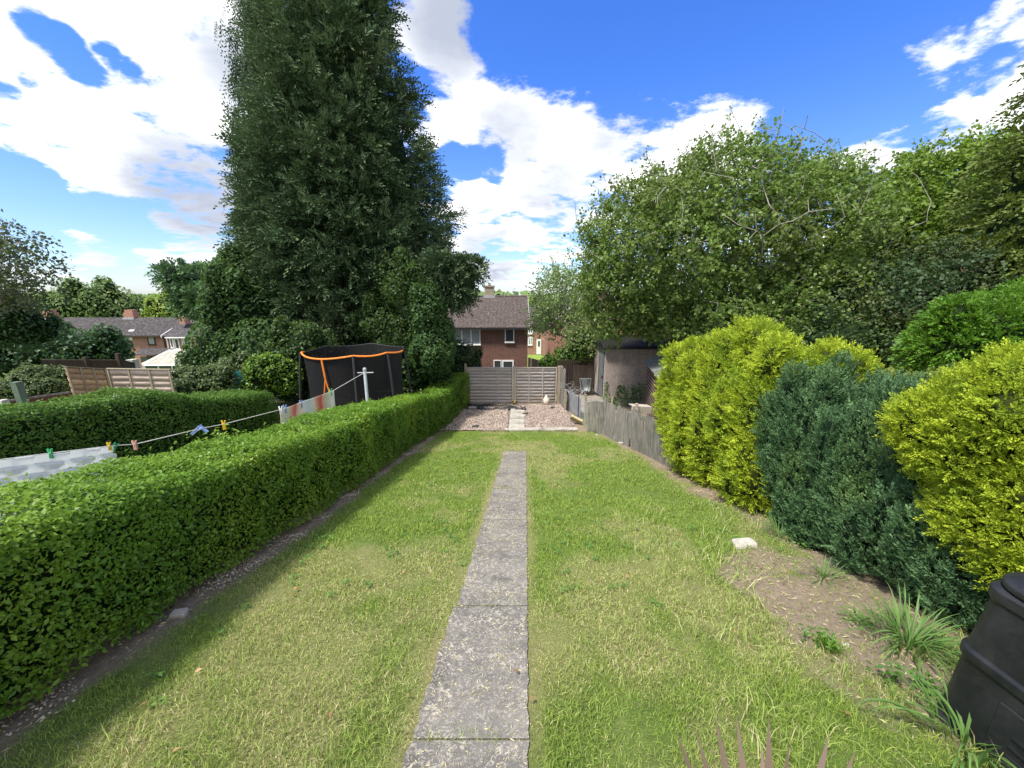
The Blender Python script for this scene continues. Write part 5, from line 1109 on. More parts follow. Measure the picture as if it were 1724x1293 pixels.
mb.tube([rd0, rd1], .05, 5)
for t in (.33, .66): mb.tube([((x0 + 1.0) * (1 - t) + (x1 - .3) * t, Yc - .9, zb), (rd0[0] * (1 - t) + rd1[0] * t, Yc + 1.5, zr + .01)], .03, 5); mb.tube([((x0 + 1.0) * (1 - t) + (x1 - .3) * t, Yc - .9, zb), ((x0 + 1.0) * (1 - t) + (x1 - .3) * t, Yc - .9, zb - 2.3)], .05, 5)
part(mb, 'frame', 'upvc', cons)
mb = MB(); I = [(x0 + .05, Yc + .02), (x0 + 1.02, Yc - .86), (x1 - .32, Yc - .86), (x1 + .25, Yc + .02)]
for a, b in zip(I[:-1], I[1:]): mb.plate([(*a, zb - 1.5), (*b, zb - 1.5), (*b, zb - .06), (*a, zb - .06)], (0, .02, 0))
part(mb, 'glazing', 'glass', cons)
mb = MB()
for a, b in zip(I[:-1], I[1:]): mb.plate([(*a, zb - 3.2), (*b, zb - 3.2), (*b, zb - 1.51), (*a, zb - 1.51)], (0, .1, 0))
part(mb, 'dwarf_wall', 'brick_pink', cons)

# ------------------------------------------------------------------ fences
def lap_panel(parent, p0, p1, h, mat, n=10, battens=3, lean=0.0, fm=None, face=-1, cap=True, dz=0.0, name='panel'):
    """lap fence panel from p0 to p1 (base points), slats facing the camera side"""
    p0 = np.array(p0, float); p1 = np.array(p1, float); e = p1 - p0; L = np.linalg.norm(e); e = e / L
    nrm_ = np.array([e[1], -e[0], 0.0]); nrm_ = nrm_ / np.linalg.norm(nrm_); up = np.array([0, 0, 1.0]) + nrm_ * lean + e * dz
    sh = h / n; Vv = []; Ff = []; vr = []
    for i in range(n):
        a = i * sh - (0.01 if i else 0); b = (i + 1) * sh + 0.012; K = 14; k0 = len(Vv); sv = float(np.clip(rng.normal(.5, .25), 0, 1))
        for k in range(K + 1):
            t = L * k / K; w1 = 0.006 * math.sin(k * 1.7 + i * 2.3) + rng.normal(0, .0018)
            for (zz, oo) in ((a + w1, 0.024), (b + w1, 0.004), (b + w1, -0.006), (a + w1, 0.012)): Vv.append(p0 + e * t + up * zz + nrm_ * oo); vr.append(sv)
        for k in range(K):
            for q in range(4): Ff.append((k0 + k * 4 + q, k0 + k * 4 + (q + 1) % 4, k0 + (k + 1) * 4 + (q + 1) % 4, k0 + (k + 1) * 4 + q))
        Ff += [(k0 + 3, k0 + 2, k0 + 1, k0), (k0 + K * 4, k0 + K * 4 + 1, k0 + K * 4 + 2, k0 + K * 4 + 3)]
    pn = mk(name, np.array(Vv), np.array(Ff), MATS[mat + '_slat'], parent, vr)
    mb = MB()
    for k in range(battens + 1):
        t = 0.02 + (L - 0.04) * k / battens; c = p0 + e * t; w = e * 0.021
        P = [c - w, c + w, c + w + up * h, c - w + up * h]; mb.plate([q + nrm_ * 0.045 for q in P], -nrm_ * 0.017)
    if cap:
        P = [p0 + up * h - e * .01, p1 + up * h + e * .01, p1 + up * (h + .022) + e * .01, p0 + up * (h + .022) - e * .01]; mb.plate([q + nrm_ * 0.05 for q in P], -nrm_ * 0.07)
    mb.build('batten', MATS[fm or mat], pn); return pn
def post(parent, p, h, s, mat, lean=(0, 0), top='flat', name='post'):
    p = np.array(p, float); mb = MB(); t = p + [lean[0] * h, lean[1] * h, h]; a = s / 2; V = []
    for q, z in ((p, 0), (t, 0)):
        for dy in (-a, a):
            for dx in (-a, a): V.append(q + [dx, dy, 0])
    mb.hexa(V)
    if top == 'point': mb.add([t + [-a, -a, .001], t + [a, -a, .001], t + [a, a, .001], t + [-a, a, .001], t + [0, 0, a]], [(0, 1, 4), (1, 2, 4), (2, 3, 4), (3, 0, 4)])
    return mb.build(name, MATS[mat], parent, bevel=0.004)
FY = 16.75
fe = empty('lap_fence', G(0.1, FY), 'weathered purple-grey lap fence of two panels across the end of the garden', 'fence')
fx = [-2.05, X_(865.5, FY, 650), X_(939, FY, 650)]; ph = 1.60
for a, b in ((fx[0] + .06, fx[1] - .05), (fx[1] + .05, fx[2] - .06)): lap_panel(fe, G(a, FY, .04), G(b, FY, .04), ph, 'wood_grey_h', 11)
post(fe, G(fx[0], FY, -.1), ph + .32, .085, 'wood_post'); post(fe, G(fx[1], FY - .02, -.1), ph + .24, .09, 'wood_post'); post(fe, G(fx[2] + .04, FY - .02, -.1), ph + .22, .12, 'wood_post')
mb = MB(); mb.box2((fx[0] + .05, FY - .03, float(gz(0, FY)) - .1), (fx[1] - .05, FY + .02, float(gz(0, FY)) + .035)); mb.box2((fx[1] + .05, FY - .03, float(gz(0, FY)) - .1), (fx[2] - .07, FY + .02, float(gz(0, FY)) + .035)); part(mb, 'gravel_board', 'wood_post', fe)
# rickety gate leaf seen edge-on at the fence end
gt = empty('gate', G(2.2, 16.4), 'narrow grey board gate seen almost edge-on at the right end of the lap fence', 'gate')
ga = at(943, 650, 16.8); gb_ = at(951, 650, 15.6)
for k in range(4):
    t0, t1 = k / 4 + .01, (k + 1) / 4 - .01; a = ga + (gb_ - ga) * t0; b = ga + (gb_ - ga) * t1; h = 1.62 + .06 * math.sin(k * 2.4); mb = MB()
    za = float(gz(0, 16)) + .08; mb.plate([(a[0], a[1], za), (b[0], b[1], za), (b[0], b[1], za + h), (a[0], a[1], za + h + .04)], (.02, .004, 0)); part(mb, 'board', 'wood_grey', gt)
post(gt, (gb_[0] + .03, gb_[1] - .06, float(gz(0, 15.6)) - .05), 1.0, .08, 'wood_post')
# picket fence behind the wheelbarrow
pf = empty('picket_fence', G(3.5, 21), 'dark brown picket fence behind the upturned wheelbarrow', 'fence')
a = at(940, 606, 20.9); b = at(997, 606, 21.6); zt_ = a[2]
for k in range(17):
    t = k / 16; q = a + (b - a) * t; g = float(gz(q[0], q[1])); mb = MB(); w = .045; top = zt_ + .03 * math.sin(k * 2.1)
    mb.plate([(q[0] - w, q[1], g), (q[0] + w, q[1], g), (q[0] + w, q[1], top - .04), (q[0], q[1], top), (q[0] - w, q[1], top - .04)], (0, .02, 0)); part(mb, 'picket', 'wood_dark', pf)
mb = MB()
for zz in (zt_ - .3, zt_ - 1.2): mb.plate([(a[0], a[1] + .022, zz), (b[0], b[1] + .022, zz), (b[0], b[1] + .022, zz + .08), (a[0], a[1] + .022, zz + .08)], (0, .04, 0))
mb.box2((a[0], a[1] + .3, float(gz(0, 21))), (b[0], a[1] + .33, zt_ - .35)); part(mb, 'rail', 'wood_dark', pf)
# dark fence beyond right of the house
df = empty('board_fence', G(2.2, 27), 'dark board fence running back beside the brick house', 'fence'); a = at(889, 602, 27.5); b = at(916, 609, 25.0)
mb = MB(); g = float(gz(0, 27)) - .3; K = 16
for k in range(K):
    t0, t1 = k / K, (k + .93) / K; p = a + (b - a) * t0; q = a + (b - a) * t1; mb.plate([(p[0], p[1], g), (q[0], q[1], g), (q[0], q[1], q[2] + .02 * (k % 2)), (p[0], p[1], p[2] + .02 * (k % 2))], (.02, .02, 0))
part(mb, 'boards', 'wood_dark', df)
for t in (.25, .7): p = a + (b - a) * t; post(df, (p[0] - .04, p[1] - .06, g), p[2] - g + .03, .1, 'wood_post')
# wire mesh fence
m, T = newmat('wire'); finish(T, princ(T, (0.45, 0.46, 0.47), 0.45, 0.5, 0.4))
wm = empty('wire_fence', G(2.45, 15), 'sagging wire mesh fence between gravel and concrete yard', 'fence')
P0 = np.array(G(2.32, 16.0)); P1 = np.array(G(2.62, 14.55)); P2 = np.array(G(2.72, 13.0)); mb = MB()
def mesh_run(mb, a, b, h0, h1, sag=0.0, st=0.055):
    L = np.linalg.norm(b - a); n = int(L / st)
    for i in range(n + 1):
        t = i / n; q = a + (b - a) * t; h = h0 + (h1 - h0) * t - sag * math.sin(math.pi * t); mb.tube([q + [rng.normal(0, .005), 0, 0.02], q + [rng.normal(0, .008), 0, h]], .0028, 3, False)
    k = int(max(h0, h1) / .075)
    for j in range(k + 1):
        z0 = h0 * j / k; z1 = h1 * j / k; mb.tube([a + (b - a) * t + [0, 0, (z0 + (z1 - z0) * t) - sag * math.sin(math.pi * t) * j / k] for t in np.linspace(0, 1, 7)], .0028, 3, False)
mesh_run(mb, P0, P1, 1.05, .95, .05); mesh_run(mb, P1, P2, .95, 1.0, .03); part(mb, 'mesh', 'wire', wm)
mb = MB()
for k in range(9):
    a = P0 + (P1 - P0) * rng.random() + [0, 0, .98]; pts = [a + [0.28 * math.cos(q + k) * (1 + .2 * k / 9), .25 * math.sin(q + k), 0.12 * math.sin(2 * q + k) + .08] for q in np.linspace(0, 5, 14)]; mb.tube(pts, .003, 3, False)
part(mb, 'loose_wire', 'wire', wm)
surf('grey_sheet', (0.15, 0.165, 0.19), (0.28, 0.30, 0.33), 5, rough=.6)
mb = MB(); mb.plate([P0 + [.05, 0, .02], P1 + [.05, 0, .02], P1 + [.05, 0, .78], P0 + [.05, 0, .9]], (.015, 0, 0)); part(mb, 'backing_sheet', 'grey_sheet', wm)
mb = MB(); mb.tube([P1 + [-.02, -.02, -.1], P1 + [-.02, -.02, 1.0]], .018, 6); part(mb, 'post', 'black_plastic', wm)
mb = MB(); q = gnd(985, 712); mb.tube([q + [0, 0, -.1], q + [-.02, 0, 1.12]], .042, 9); part(mb, 'post', 'wood_post', wm)
# weathered low board fence: leaning panels
wf = empty('board_fence', G(3.0, 9.5), 'low weathered grey board fence with leaning sections along the right of the lawn', 'fence')
def board_run(parent, a, b, h, lean, n, seedk):
    a = np.array(a); b = np.array(b); e = (b - a); L = np.linalg.norm(e[:2]); e = e / np.linalg.norm(e); nr = np.array([-abs(e[1]), e[0] * np.sign(e[1]), 0]); rs = np.random.default_rng(seedk)
    sec = empty('dummy', a); bpy.data.objects.remove(sec)
    P = []
    mbs = MB()
    for k in range(n):
        t0 = L * (k + .06) / n; t1 = L * (k + .97) / n; hh = h(k / n) + rs.normal(0, .022); ln = lean + rs.normal(0, .012); up = np.array([0, 0, 1]) + nr * ln + e * rs.normal(0, .012)
        p = a + e * t0; q = a + e * t1; off = nr * rs.uniform(0, .012)
        p = p + [0, 0, .0]; mbs.plate([p + off, q + off, q + off + up * (hh + rs.normal(0, .008)), p + off + up * hh], nr * .016)
    return mbs.build('board_panel', MATS['wood_grey'], parent)
A = gnd(990, 727); B = gnd(1016, 730); C = gnd(1060, 752); Dd = gnd(1137, 792)
board_run(wf, A, np.array([B[0] + .05, B[1] - .25, float(gz(0, B[1] - .25))]), lambda t: 1.12 + .12 * t, 0.10, 7, 1)
S = G(3.08, 12.6); board_run(wf, S, G(3.27, 10.05), lambda t: 1.18 - .20 * t, -0.04, 18, 2)
board_run(wf, G(3.27, 9.95), G(3.42, 7.0), lambda t: 1.06 - .05 * t, 0.08, 22, 3)
for (x, y, h) in ((3.15, 12.65, 1.25), (3.34, 10.0, 1.12), (3.5, 7.8, 1.1)): post(wf, G(x + .03, y, -.1), h + .1, .075, 'wood_grey')
mb = MB(); mb.plate([G(3.36, 9.9, .85), G(3.5, 7.0, .8), G(3.5, 7.0, .88), G(3.36, 9.9, .93)], (.03, 0, 0)); part(mb, 'rail', 'wood_grey', wf)
# timber odds and ends behind the fence
p = at(1080, 690, 10.4); mb = MB(); M_ = rotz(.25) @ roty(.12); mb.box(p, (.62, .05, .2), M_); mb.box(p + [0, .12, .09], (.6, .26, .022), M_)
tag(mb.build('timber_offcut', MATS['wood_bare'], bevel=.003), 'pale timber plank box lying on top of the board fence by the shed', 'plank')
mb = MB(); q = p + [-.17, -.08, 0]; mb.box(q, (.07, .05, .42)); tag(mb.build('wooden_stake', MATS['wood_bare']), 'short pale stake standing against the timber box', 'stake')
mb = MB(); q = gnd(1030, 690); mb.tube([q + [0, 0, -.05], q + [0, 0, .55]], .045, 9); tag(mb.build('wooden_stake', MATS['wood_post']), 'round stub post among the weeds behind the board fence', 'stake')
# brick block leaning by the wire fence
surf('yellow_block', (0.34, 0.29, 0.16), (0.50, 0.44, 0.27), 10, (0.18, 0.17, 0.1), 6, rough=.9, bmp=.5)
p = gnd(970, 713); mb = MB(); M_ = rotz(-.25) @ roty(.42) @ rotx(.75); mb.box(p + [0, 0, .16], (.46, .09, .26), M_)
for k in range(5): mb.box(p + [0, 0, .16] + M_ @ np.array([-.17 + .085 * k, -.052, 0]), (.035, .014, .2), M_)
tag(mb.build('broken_slab', MATS['yellow_block'], bevel=.006), 'ribbed yellowish slab leaning at the foot of the wire fence', 'slab')
gr_ = 'lumps of rubble'
for (px, py, s, lb, mt) in ((1253, 920, .15, 'white block of stone in the grass below the golden conifer', 'stone_white'), (1004, 727, .1, 'small pale rubble lump at the corner of the concrete edging', 'stone_white'), (795, 690, .2, 'grey rubble lump beside the black sheeting under the hedge end', 'slab'), (1005, 734, .06, 'tiny rubble piece in the grass by the board fence', 'stone_white'),
                        (300, 1038, .06, 'grey blue stone lying on the soil strip under the hedge', 'slab'), (1045, 748, .09, 'stone at the foot of the middle board fence section', 'slab'), (1423, 1088, .025, 'tiny white stone on the bare soil', 'stone_white')):
    p = gnd(px, py); rs = np.random.default_rng(int(px)); V = []
    for sx in (-1, 1):
        for sy_ in (-1, 1):
            for sz in (-1, 1): V.append((sx, sy_, sz))
    V = [p + [0, 0, s * (.18 if px == 1253 else .3)] + rotz(rs.uniform(-.3, .3)) @ (np.array(v) * [s, s * .6, s * (.26 if px == 1253 else .42)] * rs.uniform(.75, 1.1, 3)) for v in sorted(V, key=lambda v: (v[2], v[1], v[0]))]
    mb = MB(); mb.hexa(V); tag(mb.build('stone', MATS[mt], bevel=s * .18), lb, 'stone', gr_)
# urn with lid
m, T = newmat('glazed_cream'); finish(T, princ(T, T.mix(T.noise(obj(T), 9, 4), (0.50, 0.44, 0.34), (0.70, 0.65, 0.54)), .35, .5))
p = G(X_(920, 16.42, 668), 16.42, .02); ur = empty('urn', p, 'cream ceramic urn standing against the right hand lap fence panel', 'urn')
mb = MB(); mb.lathe([(.08, 0), (.10, .02), (.135, .12), (.148, .20), (.135, .28), (.10, .34), (.085, .36), (.095, .38)], p, 24); part(mb, 'body', 'glazed_cream', ur, smooth=True)
mb = MB(); mb.lathe([(.088, .381), (.07, .41), (.03, .43), (.025, .45), (.033, .465), (.0, .48)], p, 20); part(mb, 'lid', 'galvanised', ur, smooth=True)
mb = MB(); mb.tube([p + [.09, 0, .35], p + [.16, 0, .38], p + [.175, 0, .31], p + [.135, 0, .25]], .014, 6); part(mb, 'handle', 'wood_post', ur)
plain('yellow_plastic', (0.70, 0.48, 0.03), .35); plain('green_plastic', (0.06, 0.45, 0.16), .35); plain('green_dark_plastic', (0.01, 0.26, 0.11), .35); plain('pink_plastic', (0.68, 0.36, 0.30), .4); plain('blue_plastic', (0.22, 0.33, 0.60), .4); plain('orange_pad', (0.75, 0.22, 0.03), .6)
p = G(X_(867, 16.5, 672), 16.5, .03); ob = empty('bee_ornament', p, 'small yellow and black ornament at the foot of the middle fence post', 'ornament')
mb = MB(); mb.lathe([(.0, .02), (.05, .03), (.075, .08), (.07, .13), (.03, .165), (.0, .17)], p, 14); part(mb, 'body', 'yellow_plastic', ob, smooth=True)
mb = MB(); mb.lathe([(.074, .06), (.079, .07), (.079, .09), (.074, .10)], p, 14); mb.lathe([(.074, .125), (.07, .14), (.05, .155)], p, 14)
for s in (-1, 1): mb.plate([p + [s * .05, 0, .12], p + [s * .14, 0, .15], p + [s * .13, 0, .09], p + [s * .06, 0, .08]], (0, .01, 0))
part(mb, 'markings', 'black_plastic', ob)

# ------------------------------------------------------------------ concrete yard, garage, sheds
surf('yard_concrete', (0.20, 0.18, 0.155), (0.32, 0.29, 0.25), 5, (0.10, 0.10, 0.07), 2, rough=.95, bmp=.4)
tag(grid_sheet('yard', 2.8, 4.55, 15.2, 21.0, 12, 30, 0.02, 'yard_concrete', .02), kind='structure')
GX, GY0, GY1 = 4.68, 19.15, 22.2; gg = float(gz(0, 19.5)) - .1; gt_ = Z_(586, 19.15)
# slope on the garage eaves taken level
ga_ = empty('garage', (GX + 2.2, GY0 + 1.5, gg), 'pebbledash concrete garage with a tall grey steel door', 'garage')
mb = MB(); mb.box2((GX, GY0, gg), (GX + 4.6, GY0 + .09, gt_)); mb.box2((GX, GY0 + .092, gg), (GX + .09, GY0 + .16, gt_)); mb.box2((GX, GY0 + 1.28, gg), (GX + .09, GY1, gt_ )); mb.box2((GX + .002, GY1 + .002, gg), (GX + 4.6, GY1 + .09, gt_)); mb.box2((GX + 4.51, GY0 + .092, gg), (GX + 4.6, GY1, gt_))
part(mb, 'wall', 'pebbledash', ga_)
mb = MB()
for k in range(1, 5): x = GX + .76 * k; mb.box2((x - .022, GY0 - .012, gg), (x + .022, GY0 - .001, gt_))
part(mb, 'joint_strip', 'concrete', ga_)
mb = MB(); mb.box2((GX - .015, GY0 + .2, gg + .05), (GX + .02, GY0 + 1.24, gt_ - .06)); d_ = part(mb, 'door', 'grey_steel', ga_)
mb = MB(); mb.box2((GX - .03, GY0 + .162, gg), (GX + .05, GY0 + .198, gt_ - .001)); mb.box2((GX - .03, GY0 + 1.242, gg), (GX + .05, GY0 + 1.278, gt_ - .001)); mb.box2((GX - .028, GY0 + .2, gt_ - .055), (GX + .05, GY0 + 1.24, gt_ - .003)); part(mb, 'frame', 'black_plastic', d_)
mb = MB(); mb.box2((GX - .06, GY0 + .3, gg + 1.1), (GX - .016, GY0 + .36, gg + 1.25)); part(mb, 'handle', 'black_plastic', d_)
mb = MB(); zr_ = gt_ + .0
mb.add([(GX - .18, GY0 - .2, gt_ + .003), (GX + 4.8, GY0 - .2, gt_ + .003), (GX + 4.8, GY1 + .3, gt_ + .003), (GX - .18, GY1 + .3, gt_ + .003), (GX - .18, GY0 - .2, gt_ + .10), (GX + 4.8, GY0 - .2, gt_ + .10), (GX + 4.8, GY1 + .3, gt_ + .10), (GX - .18, GY1 + .3, gt_ + .10), (GX - .18, GY0 + 1.6, gt_ + .5), (GX + 4.8, GY0 + 1.6, gt_ + .5)],
       [(0, 3, 2, 1), (0, 1, 5, 4), (2, 3, 7, 6), (4, 5, 9, 8), (6, 7, 8, 9), (1, 2, 6, 9, 5), (3, 0, 4, 8, 7)]); part(mb, 'roof', 'tar', ga_)
mb = MB(); mb.tube([(GX - .2, GY0 - .24, gt_ + .03), (GX + 4.7, GY0 - .24, gt_ + .01)], .045, 6); part(mb, 'gutter', 'black_plastic', ga_)
# brown lapped shed
sA = np.array([5.69, 15.9]); sB = np.array([5.15, 13.0]); ax_ = nrm(sA - sB); pr_ = np.array([ax_[1], -ax_[0]]); sg = float(gz(0, 14.5)) - .05; sh_ = Z_(609, 15.9) - sg; W_ = 2.2
sh = empty('garden_shed', (sB[0] + 1, sB[1] + 1, sg), 'dark brown lapped shed with grey felt roof behind the golden conifer', 'shed')
def P3(s, w, z): q = sB + ax_ * s + pr_ * w; return np.array([q[0], q[1], z])
Ls = float(np.linalg.norm(sA - sB)); ridge = sh_ + .42
mb = MB(); mb.add([P3(0, 0, sg), P3(Ls, 0, sg), P3(Ls, W_, sg), P3(0, W_, sg), P3(0, 0, sg + sh_), P3(Ls, 0, sg + sh_), P3(Ls, W_, sg + sh_), P3(0, W_, sg + sh_), P3(0, W_ / 2, sg + ridge), P3(Ls, W_ / 2, sg + ridge)], [(0, 1, 5, 4), (1, 2, 6, 9, 5), (2, 3, 7, 6), (3, 0, 4, 8, 7)])
wl = part(mb, 'wall', 'wood_brown_h', sh); n = 15; mb = MB(); edge = MB()
for i in range(n):
    z0 = sg + sh_ * i / n; z1 = sg + sh_ * (i + 1) / n; o1, o2 = -.032, -.010
    V = []
    for s in np.linspace(-.01, Ls + .01, 9):
        j = rng.normal(0, .003); V += [P3(s, o1, z0 + j), P3(s, o2, z1 - .004 + j), P3(s, -.002, z1 - .004 + j), P3(s, -.002, z0 + j)]
    F = [(k * 4 + q, k * 4 + (q + 1) % 4, k * 4 + 4 + (q + 1) % 4, k * 4 + 4 + q) for k in range(8) for q in range(4)] + [(3, 2, 1, 0), (32, 33, 34, 35)]; mb.add(V, F)
    V = []
    for s in np.linspace(0, Ls, 9): j = rng.uniform(0, .014); V += [P3(s, o1 - .002, z0 - .002), P3(s, o1 - .001, z0 + .006 + j), P3(s, o1 + .002, z0 + .006 + j), P3(s, o1 + .002, z0 - .002)]
    edge.add(V, F)
part(mb, 'cladding', 'wood_brown_h', sh); part(edge, 'worn_board_edges', 'wood_bare', sh)
for s0, s1, nm_ in ((-.14, .0, 0), (W_ + .14, 0, 1)):
    w0 = -.16 if nm_ == 0 else W_ + .16; mb = MB(); V = [P3(-.15, w0, sg + sh_ - .05), P3(Ls + .15, w0, sg + sh_ - .05), P3(Ls + .15, W_ / 2, sg + ridge + .02), P3(-.15, W_ / 2, sg + ridge + .02)]
    mb.plate(V, (0, 0, .035)); part(mb, 'roof', 'felt', sh)
for w0 in (-.16, W_ + .16):
    mb = MB()
    mb.plate([P3(Ls + .152, w0, sg + sh_ - .14), P3(Ls + .152, W_ / 2, sg + ridge - .08), P3(Ls + .152, W_ / 2, sg + ridge + .05), P3(Ls + .152, w0, sg + sh_ - .01)], (.01, .02, 0)); part(mb, 'bargeboard', 'wood_bare', sh); mb = MB()
    mb.plate([P3(-.172, w0, sg + sh_ - .14), P3(-.172, W_ / 2, sg + ridge - .08), P3(-.172, W_ / 2, sg + ridge + .05), P3(-.172, w0, sg + sh_ - .01)], (.01, .02, 0)); part(mb, 'bargeboard', 'wood_bare', sh)

# wheelbarrow tipped on its nose
wb = empty('wheelbarrow', at(985, 650, 20.4), 'galvanised wheelbarrow stood on its nose against the picket fence', 'wheelbarrow'); c = at(985, 637, 20.45); zg = float(gz(0, 20.4))
def PW(x, y, z): return np.array([c[0] + x, c[1] + y, zg + z])
mb = MB(); rim = [PW(-.30, -.12, .98), PW(.30, -.12, .98), PW(.24, -.22, .30), PW(-.24, -.22, .30)]; bot = [PW(-.20, .12, .88), PW(.20, .12, .88), PW(.15, .05, .42), PW(-.15, .05, .42)]
V = rim + bot + [q + [0, .012, 0] for q in bot] + [q + [0, .012, 0] for q in rim]; F = [(0, 1, 5, 4), (1, 2, 6, 5), (2, 3, 7, 6), (3, 0, 4, 7), (4, 5, 6, 7), (12, 8, 9, 13), (13, 9, 10, 14), (14, 10, 11, 15), (15, 11, 8, 12), (8, 11, 10, 9), (0, 12, 13, 1), (1, 13, 14, 2), (2, 14, 15, 3), (3, 15, 12, 0)]
mb.add(V, F); mb.tube(rim + [rim[0]], .014, 6); part(mb, 'tray', 'galvanised', wb)
mb = MB()
for s in (-1, 1): mb.tube([PW(s * .06, -.24, .16), PW(s * .14, -.25, .42), PW(s * .25, -.14, .9), PW(s * .30, -.02, 1.25), PW(s * .31, .0, 1.4)], .018, 7); mb.tube([PW(s * .2, -.2, .7), PW(s * .17, .3, .62), PW(s * .12, .28, .4)], .014, 6)
part(mb, 'frame', 'black_plastic', wb)
mb = MB(); M_ = roty(R(90)); mb.lathe([(.115, -.035), (.16, -.035), (.17, 0), (.16, .035), (.115, .035)], PW(0, -.25, .18), 20, M_); w_ = part(mb, 'wheel', 'black_plastic', wb, smooth=True)
mb = MB(); mb.lathe([(.03, -.05), (.112, -.03), (.112, .03), (.03, .05)], PW(0, -.25, .18), 16, M_); part(mb, 'hub', 'lead', w_)
# something terracotta beyond the cypresses
p = at(1391, 604, 10.5); mb = MB(); surf('terracotta', (0.40, 0.14, 0.06), (0.52, 0.21, 0.10), 6, rough=.85); mb.lathe([(.14, 0), (.19, .30), (.21, .31), (.21, .37), (.17, .37)], p - [0, 0, .2], 20)
mb.tube([p - [0, 0, 2.0], p - [0, 0, .2]], .15, 14); tag(mb.build('terracotta_pot', MATS['terracotta']), 'rusty orange chimney pot standing in the shade behind the cypress tops', 'pot')
bf = empty('dark_fence', G(8.5, 11.4), 'dark brown fence in deep shade behind the cypress row', 'fence'); mb = MB()
for k in range(60): x = 5.6 + k * .13; mb.box((x, 11.6 - .12 * (x - 5.6) * .5, float(gz(0, 11.5)) + .9), (.12, .02, 1.9 + .02 * (k % 3)))
part(mb, 'boards', 'wood_dark', bf)
for x in (7.2, 9.3, 11.4): post(bf, (x, 11.35 - .06 * (x - 5.6), float(gz(0, 11.5)) - .1), 2.2, .1, 'wood_post')

# ------------------------------------------------------------------ compost bin
m, T = newmat('bin_plastic'); o = obj(T)
c = T.mix(T.mr(T.noise(o, 5, 6, .7), .45, .8), (0.010, 0.011, 0.013), (0.030, 0.031, 0.033)); c = T.mix(T.mr(T.noise(mapv(T, o, (1, 1, 6)), 60, 3, .8), .68, .78, 0, .35), c, (0.16, 0.15, 0.13))
finish(T, princ(T, c, T.mr(T.noise(o, 8, 4), .3, .7, .36, .55), .35, 0, bump(T, T.noise(o, 90, 3), .12, .002)))
bc = np.array([2.80, 1.28]); b0 = float(gz(0, 1.62)) - .01
cb2 = empty('compost_bin', (bc[0], bc[1], b0), 'black plastic compost bin with a lid at the lower right edge', 'compost bin')
def rsq(r, z, n=8, rad=.22):
    z = z * 1.08
    pts = []
    rr = r * rad
    for q in range(4):
        cx_ = (r - rr) * (1 if q in (0, 3) else -1); cy_ = (r - rr) * (1 if q in (0, 1) else -1)
        for k in range(n): a = math.pi / 2 * (q + k / (n - 1)); pts.append((cx_ + rr * math.cos(a), cy_ + rr * math.sin(a)))
    M2 = rotz(R(3))[:2, :2]; return [np.array([*(bc + M2 @ np.array(p)), b0 + z]) for p in pts]
def loft(prof, n=8, rad=.22, cap=True):
    V = []; F = []; k = 4 * n
    for r, z in prof: V += rsq(r, z, n, rad)
    for i in range(len(prof) - 1):
        for j in range(k): F.append((i * k + j, i * k + (j + 1) % k, (i + 1) * k + (j + 1) % k, (i + 1) * k + j))
    if cap: F += [tuple(range(k))[::-1], tuple((len(prof) - 1) * k + j for j in range(k))]
    return V, F
mb = MB(); mb.add(*loft([(.455, 0), (.46, .03), (.448, .05), (.432, .40), (.444, .415), (.444, .455), (.430, .47), (.408, .74), (.420, .75), (.420, .80), (.400, .81)])); part(mb, 'body', 'bin_plastic', cb2, bevel=.006)
mb = MB(); mb.add(*loft([(.395, .812), (.412, .818), (.412, .845), (.375, .875), (.25, .925), (.235, .915), (.08, .925)], rad=.34)); ld = part(mb, 'lid', 'bin_plastic', cb2, bevel=.006)
mb = MB(); mb.lathe([(.12, .92), (.14, .935), (.13, .955), (.09, .962)], (bc[0], bc[1], b0), 20); part(mb, 'handle', 'bin_plastic', ld)
# ribs and hatch on the faces
Mz = rotz(R(3))
def face_box(side, u, z, w, h, t, r_at, name, parent, mb=None):
    mb2 = mb or MB(); sl = (.448 - .408) / .69
    for s_ in (1,):
        n_ = Mz @ (np.array([-1, 0, 0]) if side == 'l' else np.array([0, -1, 0])); tt = Mz @ (np.array([0, -1, 0]) if side == 'l' else np.array([1, 0, 0]))
        def q(uu, zz, o): zz = zz; r = .451 - sl * zz + (-.004 if zz > .47 else -.002); return np.array([*bc, b0]) + n_ * (r + o) + tt * uu + [0, 0, zz]
        V = [q(u - w / 2, z - h / 2, -.01), q(u + w / 2, z - h / 2, -.01), q(u - w / 2, z - h / 2, t), q(u + w / 2, z - h / 2, t), q(u - w / 2, z + h / 2, -.01), q(u + w / 2, z + h / 2, -.01), q(u - w / 2, z + h / 2, t), q(u + w / 2, z + h / 2, t)]
        mb2.hexa(V)
    if mb is None: return part(mb2, name, 'bin_plastic', parent, bevel=.004)
for side in 'lf':
    h_ = face_box(side, 0.02, .20, .46, .33, .016, 0, 'hatch', cb2)
    mb = MB()
    for k in range(4): face_box(side, .03, .10 + .05 * k, .32, .012, .024, 0, '', None, mb)
    mb.build('rib', MATS['bin_plastic'], h_)
    mb = MB()
    for k in range(5): face_box(side, -.24, .53 + .045 * k, .05, .012, .010, 0, '', None, mb); face_box(side, .24, .53 + .045 * k, .05, .012, .010, 0, '', None, mb)
    mb.build('vent_ribs', MATS['bin_plastic'], cb2)

